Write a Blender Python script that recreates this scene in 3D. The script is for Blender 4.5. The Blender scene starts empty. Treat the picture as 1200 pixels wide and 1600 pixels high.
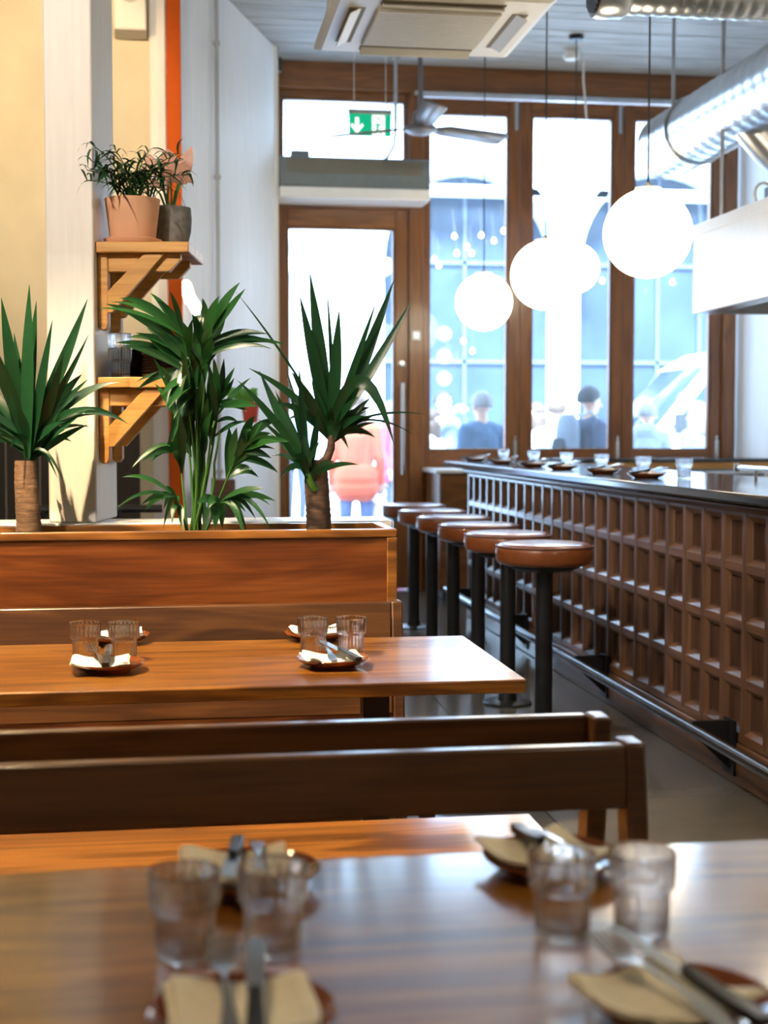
import bpy, bmesh, math, random
from mathutils import Vector, Matrix
random.seed(7)
sc = bpy.context.scene
col = sc.collection
PI = math.pi
R = math.radians

# ------------------------------------------------------------------ camera, light, exposure
FPX, CAMH = 2222.0, 1.27           # focal length in pixels of the 1200x1600 frame, eye height
PITCH, YAW = 0.0562, 0.1472
cam_d = bpy.data.cameras.new('camera'); cam = bpy.data.objects.new('camera', cam_d); col.objects.link(cam)
cam.location = (0, 0, CAMH); cam.rotation_euler = (PI/2 - PITCH, 0, -YAW)
cam_d.sensor_fit = 'VERTICAL'; cam_d.sensor_height = 36; cam_d.sensor_width = 27; cam_d.lens = 50.0
cam_d.clip_start = .05; cam_d.clip_end = 300
cam_d.dof.use_dof = True; cam_d.dof.focus_distance = 3.9; cam_d.dof.aperture_fstop = 3.6
sc.camera = cam

world = bpy.data.worlds.new('overcast_sky'); sc.world = world; world.use_nodes = True
bg = world.node_tree.nodes['Background']; bg.inputs[0].default_value = (.48, .72, 1.0, 1); bg.inputs[1].default_value = 2.8

sun_d = bpy.data.lights.new('sun', 'SUN'); sun_d.energy = 24.0; sun_d.angle = R(20); sun_d.color = (.52, .74, 1)
sun = bpy.data.objects.new('sun', sun_d); col.objects.link(sun); sun.rotation_euler = (R(42), 0, R(-14)); sun.location = (0, 0, 20)

vs = sc.view_settings; vs.view_transform = 'Standard'; vs.look = 'None'; vs.gamma = 1; vs.use_curve_mapping = False; vs.exposure = 1.2
sc.display_settings.display_device = 'sRGB'
cy = sc.cycles
cy.max_bounces = 14; cy.diffuse_bounces = 6; cy.glossy_bounces = 5; cy.transmission_bounces = 12; cy.transparent_max_bounces = 24
cy.sample_clamp_indirect = 6; cy.use_denoising = True

# pixel of the photograph -> point on a plane of the room
_cp, _sp, _cy, _sy = math.cos(PITCH), math.sin(PITCH), math.cos(YAW), math.sin(YAW)
_f = Vector((_sy*_cp, _cy*_cp, -_sp)); _r = Vector((_cy, -_sy, 0)); _u = _r.cross(_f)
def P(px, py, X=None, Y=None, z=None):
    d = _r*((px-600)/FPX) - _u*((py-800)/FPX) + _f
    t = X/d.x if X is not None else Y/d.y if Y is not None else (z-CAMH)/d.z
    return Vector((0, 0, CAMH)) + d*t

# ------------------------------------------------------------------ materials
M = {}
def mat(name):
    m = bpy.data.materials.new(name); m.use_nodes = True
    nt = m.node_tree; b = nt.nodes['Principled BSDF']; M[name] = m
    return m, nt, b
def N(nt, t, **kw):
    n = nt.nodes.new(t)
    for k, v in kw.items(): setattr(n, k, v)
    return n
def plain(name, c, rough=.5, metal=0, noise=.0, nscale=20, bump=0, coat=0, spec=None, stretch=None):
    m, nt, b = mat(name)
    b.inputs['Roughness'].default_value = rough; b.inputs['Metallic'].default_value = metal
    b.inputs['Coat Weight'].default_value = coat; b.inputs['Coat Roughness'].default_value = .08
    if spec is not None: b.inputs['Specular IOR Level'].default_value = spec
    tc = N(nt, 'ShaderNodeTexCoord'); no = N(nt, 'ShaderNodeTexNoise'); no.inputs['Scale'].default_value = nscale; no.inputs['Detail'].default_value = 5
    src = tc.outputs['Object']
    if stretch:
        mp = N(nt, 'ShaderNodeMapping'); mp.inputs['Scale'].default_value = stretch; nt.links.new(src, mp.inputs[0]); src = mp.outputs[0]
    nt.links.new(src, no.inputs['Vector'])
    cr = N(nt, 'ShaderNodeValToRGB')
    lo = [max(0, x*(1-noise)) for x in c]; hi = [min(1, x*(1+noise)) for x in c]
    cr.color_ramp.elements[0].position = .3; cr.color_ramp.elements[1].position = .7
    cr.color_ramp.elements[0].color = (*lo, 1); cr.color_ramp.elements[1].color = (*hi, 1)
    nt.links.new(no.outputs['Fac'], cr.inputs[0]); nt.links.new(cr.outputs[0], b.inputs['Base Color'])
    if bump:
        bp = N(nt, 'ShaderNodeBump'); bp.inputs['Strength'].default_value = bump; bp.inputs['Distance'].default_value = .004
        nt.links.new(no.outputs['Fac'], bp.inputs['Height']); nt.links.new(bp.outputs[0], b.inputs['Normal'])
    return m
def wood(name, dark, mid, light, axis=0, rough=.3, coat=.0, figure=1.0, bump=.08):
    m, nt, b = mat(name)
    tc = N(nt, 'ShaderNodeTexCoord'); oi = N(nt, 'ShaderNodeObjectInfo')
    off = N(nt, 'ShaderNodeVectorMath', operation='SCALE'); off.inputs[0].default_value = (7.3, 5.1, 9.7)
    nt.links.new(oi.outputs['Random'], off.inputs['Scale'])
    ad = N(nt, 'ShaderNodeVectorMath', operation='ADD'); nt.links.new(tc.outputs['Object'], ad.inputs[0]); nt.links.new(off.outputs[0], ad.inputs[1])
    def mapped(along, across):
        mp = N(nt, 'ShaderNodeMapping'); s = [across]*3; s[axis] = along
        mp.inputs['Scale'].default_value = s; nt.links.new(ad.outputs[0], mp.inputs[0]); return mp.outputs[0]
    big = N(nt, 'ShaderNodeTexNoise'); big.inputs['Scale'].default_value = 1; big.inputs['Detail'].default_value = 3; big.inputs['Distortion'].default_value = .6*figure
    nt.links.new(mapped(.9, 7), big.inputs['Vector'])
    mul = N(nt, 'ShaderNodeMath', operation='MULTIPLY'); mul.inputs[1].default_value = 30
    nt.links.new(big.outputs['Fac'], mul.inputs[0])
    sn = N(nt, 'ShaderNodeMath', operation='SINE'); nt.links.new(mul.outputs[0], sn.inputs[0])
    fine = N(nt, 'ShaderNodeTexNoise'); fine.inputs['Scale'].default_value = 1; fine.inputs['Detail'].default_value = 4
    nt.links.new(mapped(4, 120), fine.inputs['Vector'])
    m1 = N(nt, 'ShaderNodeMath', operation='MULTIPLY_ADD'); m1.inputs[1].default_value = .10*figure; m1.inputs[2].default_value = -.06
    nt.links.new(sn.outputs[0], m1.inputs[0])
    m2 = N(nt, 'ShaderNodeMath', operation='MULTIPLY_ADD'); m2.inputs[1].default_value = .55
    nt.links.new(fine.outputs['Fac'], m2.inputs[0]); nt.links.new(m1.outputs[0], m2.inputs[2])
    m3 = N(nt, 'ShaderNodeMath', operation='MULTIPLY_ADD'); m3.inputs[1].default_value = .5
    nt.links.new(big.outputs['Fac'], m3.inputs[0]); nt.links.new(m2.outputs[0], m3.inputs[2])
    cr = N(nt, 'ShaderNodeValToRGB'); e = cr.color_ramp.elements
    e[0].position = .22; e[0].color = (*dark, 1); e[1].position = .78; e[1].color = (*light, 1)
    x = e.new(.5); x.color = (*mid, 1)
    nt.links.new(m3.outputs[0], cr.inputs[0]); nt.links.new(cr.outputs[0], b.inputs['Base Color'])
    b.inputs['Roughness'].default_value = rough; b.inputs['Coat Weight'].default_value = coat; b.inputs['Coat Roughness'].default_value = .13
    bp = N(nt, 'ShaderNodeBump'); bp.inputs['Strength'].default_value = bump; bp.inputs['Distance'].default_value = .001
    nt.links.new(fine.outputs['Fac'], bp.inputs['Height']); nt.links.new(bp.outputs[0], b.inputs['Normal'])
    return m
def emit(name, c, s):
    m, nt, b = mat(name); b.inputs['Base Color'].default_value = (*c, 1); b.inputs['Emission Color'].default_value = (*c, 1); b.inputs['Emission Strength'].default_value = s; b.inputs['Roughness'].default_value = .3
    return m
wood('table_wood', (.11, .037, .004), (.26, .10, .011), (.44, .20, .028), rough=.42, coat=1.0, figure=1.5)
wood('bench_wood', (.042, .015, .005), (.085, .033, .010), (.15, .062, .019), rough=.40, coat=.45, figure=1.3)
wood('teak_wood', (.10, .035, .007), (.25, .095, .018), (.42, .18, .038), rough=.38, coat=.6, figure=1.5)
wood('mahogany', (.070, .017, .004), (.15, .039, .008), (.25, .080, .018), rough=.36, coat=.3, figure=1.6)
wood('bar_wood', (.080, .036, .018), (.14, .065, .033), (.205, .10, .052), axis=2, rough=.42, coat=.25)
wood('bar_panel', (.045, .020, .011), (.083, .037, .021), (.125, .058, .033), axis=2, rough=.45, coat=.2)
wood('dark_board', (.016, .010, .005), (.028, .017, .008), (.045, .028, .012), axis=2, rough=.55)
wood('bar_wood_long', (.10, .045, .021), (.17, .079, .036), (.245, .118, .056), axis=1, rough=.42, coat=.25)
wood('frame_wood', (.12, .042, .010), (.21, .078, .019), (.30, .12, .031), axis=2, rough=.38, coat=.3)
wood('frame_wood_wide', (.12, .042, .010), (.21, .078, .019), (.30, .12, .031), axis=0, rough=.38, coat=.3)
wood('shelf_wood', (.40, .19, .045), (.58, .30, .080), (.70, .40, .125), axis=0, rough=.45)
wood('ceiling_wood', (.30, .30, .29), (.43, .43, .42), (.55, .55, .54), axis=0, rough=.6, bump=.15)
plain('cream_plaster', (.70, .61, .45), .75, noise=.07, nscale=3, bump=.15)
plain('white_plaster', (.80, .80, .80), .7, noise=.04, nscale=4, bump=.1, stretch=(6, 6, .6))
plain('pillar_paint', (.80, .77, .72), .6, noise=.04, nscale=8, bump=.12, stretch=(7, 7, .5))
plain('orange_paint', (.50, .078, .001), .6, noise=.05, spec=.15)
plain('concrete', (.13, .125, .118), .15, noise=.22, nscale=2.3, bump=.04, spec=.5)
plain('joint', (.06, .06, .06), .8)
plain('ledge_and_sheen', (.72, .72, .74), .3, noise=.03)
plain('black_metal', (.012, .013, .016), .38, noise=.2)
plain('steel', (.62, .63, .64), .25, 1, noise=.05)
plain('rail_steel', (.16, .17, .19), .22, .9, noise=.1)
plain('galvanised', (.66, .68, .70), .3, 1, noise=.12, nscale=9)
plain('stone_top', (.035, .037, .042), .12, noise=.3, nscale=30)
plain('leather', (.23, .066, .018), .34, noise=.12, nscale=40, bump=.08, coat=.5)
plain('leather_seam', (.15, .045, .014), .5)
plain('plate_glaze', (.20, .055, .016), .1, noise=.25, nscale=14, coat=.6)
plain('dark_plate', (.035, .018, .012), .15, noise=.2, coat=.4)
plain('linen', (.88, .83, .69), .85, noise=.05, nscale=60, bump=.3)
plain('white_paper', (.85, .83, .80), .85, noise=.03, nscale=60, bump=.2)
plain('black_handle', (.02, .022, .026), .35)
plain('terracotta', (.72, .40, .235), .75, noise=.07, nscale=7, bump=.08)
plain('grey_stone', (.17, .165, .155), .85, noise=.3, nscale=38, bump=.5)
plain('soil', (.03, .02, .013), .95, noise=.5, nscale=50, bump=1)
plain('bark', (.17, .095, .05), .85, noise=.35, nscale=26, bump=.9, stretch=(1, 1, 3.2))
plain('bark_dark', (.075, .042, .025), .85, noise=.4, nscale=26, bump=.9, stretch=(1, 1, 3.2))
def leafmat(name, c, c2, rough=.32, trans=.25):
    m, nt, b = mat(name)
    oi = N(nt, 'ShaderNodeObjectInfo'); cr = N(nt, 'ShaderNodeValToRGB')
    cr.color_ramp.elements[0].color = (*c, 1); cr.color_ramp.elements[1].color = (*c2, 1)
    nt.links.new(oi.outputs['Random'], cr.inputs[0])
    tc = N(nt, 'ShaderNodeTexCoord'); no = N(nt, 'ShaderNodeTexNoise'); no.inputs['Scale'].default_value = 30
    nt.links.new(tc.outputs['Object'], no.inputs['Vector'])
    mx = N(nt, 'ShaderNodeMix', data_type='RGBA', blend_type='MULTIPLY'); mx.inputs['Factor'].default_value = .35
    nt.links.new(cr.outputs[0], mx.inputs['A']); nt.links.new(no.outputs['Fac'], mx.inputs['B'])
    nt.links.new(mx.outputs['Result'], b.inputs['Base Color']); b.inputs['Roughness'].default_value = rough
    tr = N(nt, 'ShaderNodeBsdfTranslucent'); nt.links.new(mx.outputs['Result'], tr.inputs[0])
    ms = N(nt, 'ShaderNodeMixShader'); ms.inputs[0].default_value = trans
    out = nt.nodes['Material Output']
    nt.links.new(b.outputs[0], ms.inputs[1]); nt.links.new(tr.outputs[0], ms.inputs[2]); nt.links.new(ms.outputs[0], out.inputs[0])
leafmat('yucca_leaf', (.006, .042, .016), (.016, .085, .028))
leafmat('palm_leaf', (.007, .045, .014), (.024, .115, .026))
leafmat('palm_stem', (.06, .18, .028), (.09, .23, .04))
leafmat('fern_leaf', (.015, .07, .025), (.04, .13, .04))
leafmat('pink_leaf', (.78, .42, .30), (.80, .50, .36), .5)
leafmat('lime_leaf', (.16, .42, .07), (.2, .5, .1), .5)
plain('white_plastic', (.80, .79, .75), .4, noise=.02)
plain('ac_plastic', (.80, .77, .69), .45, noise=.02)
plain('ac_filter', (.60, .55, .46), .6, noise=.05, nscale=80)
plain('ac_slot', (.22, .18, .12), .7)
plain('conduit_grey', (.36, .38, .40), .5)
plain('grey_paint', (.17, .205, .225), .5, noise=.05)
plain('white_enamel', (.84, .85, .86), .25, noise=.02)
emit('sign_green', (.0, .22, .11), .8)
emit('sign_white', (.9, .95, .93), .7)
plain('fan_grey', (.20, .20, .23), .35, noise=.05)
plain('cable_dark', (.05, .045, .04), .6)
plain('red_pot', (.45, .05, .025), .5)
plain('stucco', (.78, .79, .80), .8, noise=.04, nscale=2)
plain('shop_glass', (.035, .05, .08), .15, noise=.35, nscale=.8)
plain('shop_frame', (.09, .11, .15), .5)
plain('pavement', (.42, .43, .45), .8, noise=.12, nscale=3)
plain('van_white', (.86, .87, .88), .25, noise=.01, coat=.5)
plain('tyre', (.02, .02, .02), .8)
plain('skin', (.60, .36, .26), .55, noise=.04)
plain('hair_dark', (.025, .02, .02), .6, noise=.3, nscale=60)
plain('hair_grey', (.22, .21, .21), .6, noise=.3, nscale=60)
plain('hair_brown', (.09, .05, .03), .6, noise=.3, nscale=60)
for n, c in dict(cloth_blue=(.035, .085, .17), cloth_navy=(.03, .045, .09), cloth_red=(.75, .115, .05), cloth_jeans=(.11, .14, .30), cloth_white=(.78, .78, .8), cloth_grey=(.16, .19, .24), cloth_wine=(.33, .035, .06), cloth_dark=(.03, .033, .04), cloth_sage=(.30, .34, .36)).items():
    plain(n, c, .85, noise=.12, nscale=30, bump=.2)
emit('globe_glow', (1.0, .86, .62), 5.0)
emit('bulb_glow', (1.0, .84, .58), 7.0)
emit('festoon_glow', (1.0, .93, .8), 6.0)
def glassmat():
    m, nt, b = mat('tumbler_glass'); b.inputs['Base Color'].default_value = (.97, .985, .98, 1)
    b.inputs['Transmission Weight'].default_value = 1; b.inputs['Roughness'].default_value = .015; b.inputs['IOR'].default_value = 1.45; b.inputs['Base Color'].default_value = (1, 1, 1, 1)
    tr = N(nt, 'ShaderNodeBsdfTransparent'); ms = N(nt, 'ShaderNodeMixShader'); ms.inputs[0].default_value = .28
    nt.links.new(b.outputs[0], ms.inputs[1]); nt.links.new(tr.outputs[0], ms.inputs[2]); nt.links.new(ms.outputs[0], nt.nodes['Material Output'].inputs[0])
    # window pane: clear sheet with a faint veil standing in for glare and haze
    m, nt, b = mat('pane_glass'); out = nt.nodes['Material Output']; nt.nodes.remove(b)
    tr = N(nt, 'ShaderNodeBsdfTransparent'); tr.inputs[0].default_value = (.95, .97, .98, 1)
    gl = N(nt, 'ShaderNodeBsdfGlossy'); gl.inputs['Roughness'].default_value = .02
    fr = N(nt, 'ShaderNodeFresnel'); fr.inputs['IOR'].default_value = 1.45
    m1 = N(nt, 'ShaderNodeMixShader'); nt.links.new(fr.outputs[0], m1.inputs[0]); nt.links.new(tr.outputs[0], m1.inputs[1]); nt.links.new(gl.outputs[0], m1.inputs[2])
    veil = N(nt, 'ShaderNodeBsdfTranslucent'); veil.inputs[0].default_value = (.86, .93, 1, 1)
    no = N(nt, 'ShaderNodeTexNoise'); no.inputs['Scale'].default_value = 2.5; tc = N(nt, 'ShaderNodeTexCoord'); nt.links.new(tc.outputs['Object'], no.inputs['Vector'])
    mr = N(nt, 'ShaderNodeMapRange'); mr.inputs[1].default_value = .3; mr.inputs[2].default_value = .7; mr.inputs[3].default_value = .02; mr.inputs[4].default_value = .045
    nt.links.new(no.outputs['Fac'], mr.inputs[0])
    m2 = N(nt, 'ShaderNodeMixShader'); nt.links.new(mr.outputs[0], m2.inputs[0]); nt.links.new(m1.outputs[0], m2.inputs[1]); nt.links.new(veil.outputs[0], m2.inputs[2])
    nt.links.new(m2.outputs[0], out.inputs[0])
glassmat()
def frosted():
    m, nt, b = mat('frosted_vinyl'); out = nt.nodes['Material Output']; b.inputs['Base Color'].default_value = (.9, .92, .94, 1)
    tr = N(nt, 'ShaderNodeBsdfTranslucent'); tr.inputs[0].default_value = (.95, .96, .98, 1); ms = N(nt, 'ShaderNodeMixShader'); ms.inputs[0].default_value = .75
    cl = N(nt, 'ShaderNodeBsdfTransparent'); mc = N(nt, 'ShaderNodeMixShader'); mc.inputs[0].default_value = .55
    nt.links.new(b.outputs[0], ms.inputs[1]); nt.links.new(tr.outputs[0], ms.inputs[2]); nt.links.new(ms.outputs[0], mc.inputs[1]); nt.links.new(cl.outputs[0], mc.inputs[2]); nt.links.new(mc.outputs[0], out.inputs[0])
frosted()

# ------------------------------------------------------------------ building helpers
def tag(o, label=None, cat=None, group=None, kind=None):
    if label: o['label'] = label
    if cat: o['category'] = cat
    if group: o['group'] = group
    if kind: o['kind'] = kind
    return o
def thing(name, label, cat, loc=(0, 0, 0), rotz=0, group=None):
    o = bpy.data.objects.new(name, None); col.objects.link(o); o.empty_display_size = .05
    o.location = loc; o.rotation_euler = (0, 0, rotz)
    return tag(o, label, cat, group)
def copy_tree(o, parent=None):
    c = o.copy(); col.objects.link(c); c.parent = parent
    for ch in list(o.children): copy_tree(ch, c)
    return c
class MB:
    def __init__(s): s.v = []; s.f = []; s.mi = []; s.cur = 0
    def add(s, vs, fs):
        b = len(s.v); s.v += [tuple(v) for v in vs]
        for f in fs: s.f.append(tuple(i+b for i in f)); s.mi.append(s.cur)
        return s
    def box(s, x0, y0, z0, x1, y1, z1):
        v = [(x, y, z) for z in (z0, z1) for y in (y0, y1) for x in (x0, x1)]
        return s.add(v, [(0, 2, 3, 1), (4, 5, 7, 6), (0, 1, 5, 4), (2, 6, 7, 3), (0, 4, 6, 2), (1, 3, 7, 5)])
    def prism(s, poly, a, b, axis='z'):          # polygon extruded along an axis
        def pt(p, h): return (p[0], p[1], h) if axis == 'z' else (p[0], h, p[1]) if axis == 'y' else (h, p[0], p[1])
        n = len(poly); v = [pt(p, a) for p in poly]+[pt(p, b) for p in poly]
        fs = [tuple(range(n))[::-1], tuple(range(n, 2*n))]+[(i, (i+1) % n, n+(i+1) % n, n+i) for i in range(n)]
        return s.add(v, fs)
    def lathe(s, prof, n=32, c=(0, 0, 0), flute=None):   # profile of (r, z); closed where r = 0
        rings = []; v = []
        for j, (r, z) in enumerate(prof):
            if r < 1e-6: rings.append([len(v)]); v.append((c[0], c[1], c[2]+z))
            else:
                k = []
                for i in range(n):
                    a = 2*PI*i/n; rr = r+(flute(j, a) if flute else 0)
                    k.append(len(v)); v.append((c[0]+rr*math.cos(a), c[1]+rr*math.sin(a), c[2]+z))
                rings.append(k)
        fs = []
        for A, B in zip(rings[:-1], rings[1:]):
            for i in range(n):
                j = (i+1) % n
                if len(A) == 1 and len(B) == 1: continue
                if len(A) == 1: fs.append((A[0], B[j], B[i]))
                elif len(B) == 1: fs.append((A[i], A[j], B[0]))
                else: fs.append((A[i], A[j], B[j], B[i]))
        return s.add(v, fs)
    def tube(s, path, rad, n=10, caps=True):      # path of points, radius or list of radii
        path = [Vector(p) for p in path]; v = []; m = len(path)
        up = Vector((0, 0, 1)); prev = None
        for i, p in enumerate(path):
            t = (path[min(i+1, m-1)]-path[max(i-1, 0)]).normalized()
            if prev is None:
                a = up if abs(t.dot(up)) < .95 else Vector((1, 0, 0)); x = t.cross(a).normalized()
            else: x = (prev-t*prev.dot(t)).normalized()
            prev = x; y = t.cross(x); r = rad[i] if isinstance(rad, (list, tuple)) else rad
            for k in range(n):
                q = 2*PI*k/n; v.append(p+x*(r*math.cos(q))+y*(r*math.sin(q)))
        fs = [(i*n+k, i*n+(k+1) % n, (i+1)*n+(k+1) % n, (i+1)*n+k) for i in range(m-1) for k in range(n)]
        if caps: fs += [tuple(range(n))[::-1], tuple(range((m-1)*n, m*n))]
        return s.add(v, fs)
    def cyl(s, p0, p1, r, n=20): return s.tube([p0, p1], r, n)
    def grid(s, fn, nu, nv):
        v = [fn(i/nu, j/nv) for j in range(nv+1) for i in range(nu+1)]
        return s.add(v, [(j*(nu+1)+i, j*(nu+1)+i+1, (j+1)*(nu+1)+i+1, (j+1)*(nu+1)+i) for j in range(nv) for i in range(nu)])
    def mesh(s, name, mats, smooth=True, ang=38, off=None):
        me = bpy.data.meshes.new(name)
        v = s.v if off is None else [(a-off[0], b-off[1], c-off[2]) for a, b, c in s.v]
        me.from_pydata(v, [], s.f)
        for m in (mats if isinstance(mats, (list, tuple)) else [mats]): me.materials.append(M[m])
        if len(me.materials) > 1: me.polygons.foreach_set('material_index', s.mi)
        bm = bmesh.new(); bm.from_mesh(me); bmesh.ops.recalc_face_normals(bm, faces=bm.faces); bm.to_mesh(me); bm.free()
        if smooth: me.shade_smooth(); me.set_sharp_from_angle(angle=R(ang))
        return me
    def build(s, name, mats, parent=None, bev=0, world=False, smooth=True, ang=38, solid=0):
        off = parent.location if (world and parent is not None) else None
        return put(name, s.mesh(name, mats, smooth, ang, off), parent, bev, solid)
def put(name, me, parent=None, bev=0, solid=0):
    o = bpy.data.objects.new(name, me); col.objects.link(o); o.parent = parent
    if solid: m = o.modifiers.new('thickness', 'SOLIDIFY'); m.thickness = solid; m.offset = 0
    if bev:
        m = o.modifiers.new('bevel', 'BEVEL'); m.width = bev; m.segments = 2; m.limit_method = 'ANGLE'; m.angle_limit = R(40)
    return o
def box(name, x0, y0, z0, x1, y1, z1, m, parent=None, bev=0): return MB().box(x0, y0, z0, x1, y1, z1).build(name, m, parent, bev)
def struct(o): o['kind'] = 'structure'; return o
# ------------------------------------------------------------------ the room
CZ, YB, XL, XR, YF = 4.15, 11.3, -3.2, 4.65, -2.5
fl = struct(box('floor', XL, YF, -.12, XR, YB+.2, -.012, 'joint')); tag(fl, 'grey polished concrete floor laid in large slabs')
xs = [XL, -2.375, -1.175, .025, 1.225, 2.425, 3.625, XR]; g = .003
for i in range(7):
    for j in range(6):
        y0 = YF+j*2.4-(1.2 if i % 2 else 0); y1 = min(y0+2.4, YB+.2); y0 = max(y0, YF)
        if j == 5: y1 = YB+.2
        box('slab', xs[i]+g, y0+g, -.012, xs[i+1]-g, y1-g, 0, 'concrete', fl)
ce = struct(box('ceiling', XL, YF, CZ+.02, XR, YB+.3, CZ+.15, 'ceiling_wood')); tag(ce, 'whitewashed plank ceiling')
pl = MB().box(XL, 0, CZ, XR, .144, CZ+.03).mesh('plank', 'ceiling_wood')
k = 0; y = YF
while y < YB-.05:
    o = put('plank', pl, ce, .004); o.location = (0, y, random.uniform(-.002, .002)); y += .15
struct(tag(box('wall_left', XL-.15, YF, 0, XL, 8.95, CZ, 'cream_plaster'), 'cream plastered side wall'))
struct(tag(box('wall_front', XL-.15, YF-.15, 0, XR+.15, YF, CZ, 'cream_plaster'), 'cream plastered wall behind the viewer'))
struct(tag(box('wall_right', XR, YF, 0, XR+.15, YB+.2, CZ, 'white_plaster'), 'white kitchen wall at the right of the windows'))
struct(tag(box('wall_niche', XL, 8.8, 0, .0, 8.95, CZ, 'cream_plaster'), 'cream plaster wall behind the shelves'))
td = struct(tag(bpy.data.objects.new('trim_dark_boards', None), 'dark boards along the foot of the cream wall')); col.objects.link(td)  # boards that make the lower part of the cream wall darker
for i in range(15): box('board', XL+.01+i*.2, 8.775, 0, XL+.205+i*.2-.005+(0 if i < 14 else 0), 8.8, 1.42, 'dark_board', td, .004)
box('top_board', XL, 8.765, 1.42, -.19, 8.8, 1.45, 'dark_board', td, .004)
mb = MB()   # angled wall: a slab with its own thickness
a, b2 = Vector((.03, 8.66, 0)), Vector((.80, 10.87, 0)); t = (b2-a).normalized(); n = Vector((-t.y, t.x, 0))*.16
mb.prism([(a.x, a.y), (b2.x, b2.y), (b2.x+n.x, b2.y+n.y), (a.x+n.x, a.y+n.y)], 0, CZ)
wa = struct(tag(mb.build('wall_angled', 'white_plaster', bev=.01), 'white angled wall leading to the door'))
struct(tag(box('wall_return', .62, 10.8, 0, .80, YB+.2, CZ, 'white_plaster'), 'white return wall beside the door'))
# conduit on the angled wall
cp = P(336, 300, Y=9.36); ct = thing('conduit_pipe', 'thin grey vertical conduit pipe on the white angled wall', 'pipe', (cp.x+.015, cp.y-.02, 0))
MB().cyl((0, 0, 0), (0, 0, CZ), .014, 12).build('pipe', 'conduit_grey', ct)
for z in (1.0, 2.02, 2.9, 3.75): MB().box(-.022, -.02, z, .022, .02, z+.025).build('clip', 'conduit_grey', ct, .003)
co = thing('wall_sensor', 'small black sensor at the top edge of the white angled wall', 'sensor', (.80, 10.84, 4.02))
MB().lathe([(0, -.05), (.03, -.05), (.035, 0), (.03, .05), (0, .05)], 16).build('housing', 'black_metal', co); MB().cyl((0, 0, .04), (0, 0, .13), .008, 8).build('stem', 'black_metal', co)
oc0 = P(262, 400, Y=8.6).x; oc1 = P(285, 400, Y=8.6).x
oc = thing('orange_column', 'bright orange painted steel column between the cream and white walls', 'column', ((oc0+oc1)/2, 8.56, 0)); w = (oc1-oc0)/2
box('shaft', -w, -.05, .02, w, .05, CZ-.02, 'orange_paint', oc, .006); box('base_plate', -w-.03, -.06, 0, w+.03, .08, .02, 'orange_paint', oc); box('head_plate', -w-.03, -.06, CZ-.02, w+.03, .08, CZ, 'orange_paint', oc)
struct(tag(box('trim_niche', oc0-.055, 8.62, 0, oc0-.008, 8.80, CZ, 'white_plaster'), 'white strip of wall beside the orange column'))
q0 = P(178, 48, Y=8.6); q1 = P(229, 0, Y=8.6)
sp = thing('wall_speaker', 'pale box hung high on the cream wall above the shelves', 'speaker', ((q0.x+q1.x)/2, 8.8, q0.z)); w = (q1.x-q0.x)/2
box('cabinet', -w, -.24, 0, w, -.02, .42, 'ac_plastic', sp, .012); box('wall_bracket', -.04, -.03, .1, .04, 0, .3, 'black_metal', sp)
MB().lathe([(0, 0), (.06, 0), (.065, .004), (.06, .008), (0, .008)], 24).build('grille', 'ac_filter', sp).matrix_local = Matrix.Translation((0, -.24, .22)) @ Matrix.Rotation(R(90), 4, 'X')

# ---- street front: beam, posts, door, windows
FW, FWW = 'frame_wood', 'frame_wood_wide'
struct(tag(box('trim_beam', .78, YB-.10, 3.945, XR, YB+.12, CZ, FWW, bev=.006), 'long brown timber beam over the windows'))
struct(tag(box('trim_rail', 1.9, YB-.13, 3.915, XR, YB-.10, 3.945, 'galvanised', bev=.002), 'thin grey track below the beam'))
struct(tag(box('trim_post', 1.868, YB-.06, 0, 1.985, YB+.10, 3.945, FW, bev=.006), 'brown timber post between door and windows'))
struct(tag(box('trim_jamb', 4.49, YB-.07, 0, 4.60, YB+.10, 3.945, FW, bev=.006), 'brown timber jamb at the right end of the windows'))
struct(tag(box('trim_transom', .80, YB-.05, 3.03, 1.868, YB+.09, 3.10, FWW, bev=.005), 'brown timber bar over the door'))
struct(tag(box('trim_side', .80, YB-.03, 0, .832, YB+.09, 3.945, FW, bev=.004), 'brown timber strip at the hinge side of the door'))
def frame(mb, x0, x1, z0, z1, gx0, gx1, gz0, gz1, y0, y1):
    mb.box(x0, y0, z0, gx0, y1, z1); mb.box(gx1, y0, z0, x1, y1, z1); mb.box(gx0, y0, z0, gx1, y1, gz0); mb.box(gx0, y0, gz1, gx1, y1, z1)
def pane(parent, gx0, gx1, gz0, gz1, y): return MB().add([(gx0-.005, y, gz0-.005), (gx1+.005, y, gz0-.005), (gx1+.005, y, gz1+.005), (gx0-.005, y, gz1+.005)], [(0, 1, 2, 3)]).build('pane', 'pane_glass', parent)
def leaf_frame(name, label, x0, x1, z0, z1, gx0, gx1, gz0, gz1, y0=YB-.03, y1=YB+.05):
    e = bpy.data.objects.new(name, None); col.objects.link(e); struct(tag(e, label))
    for s in ((x0, gx0), (gx1, x1)): box('stile', s[0]+.002, y0, z0, s[1], y1, z1, FW, e, .004)
    box('bottom_rail', gx0, y0, z0, gx1, y1, gz0, FWW, e, .004); box('top_rail', gx0, y0, gz1, gx1, y1, z1, FWW, e, .004)
    mb = MB(); q = .018; yb = y0+.012
    frame(mb, gx0, gx1, gz0, gz1, gx0+q, gx1-q, gz0+q, gz1-q, yb, y1-.01); mb.build('glazing_bead', FW, e, .003)
    pane(e, gx0+q, gx1-q, gz0+q, gz1-q, (y0+y1)/2)
    return e
d1 = leaf_frame('door_1', 'tall glazed timber door with a long pull bar', .832, 1.866, .01, 3.03, .90, 1.762, .30, 2.885)
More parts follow.
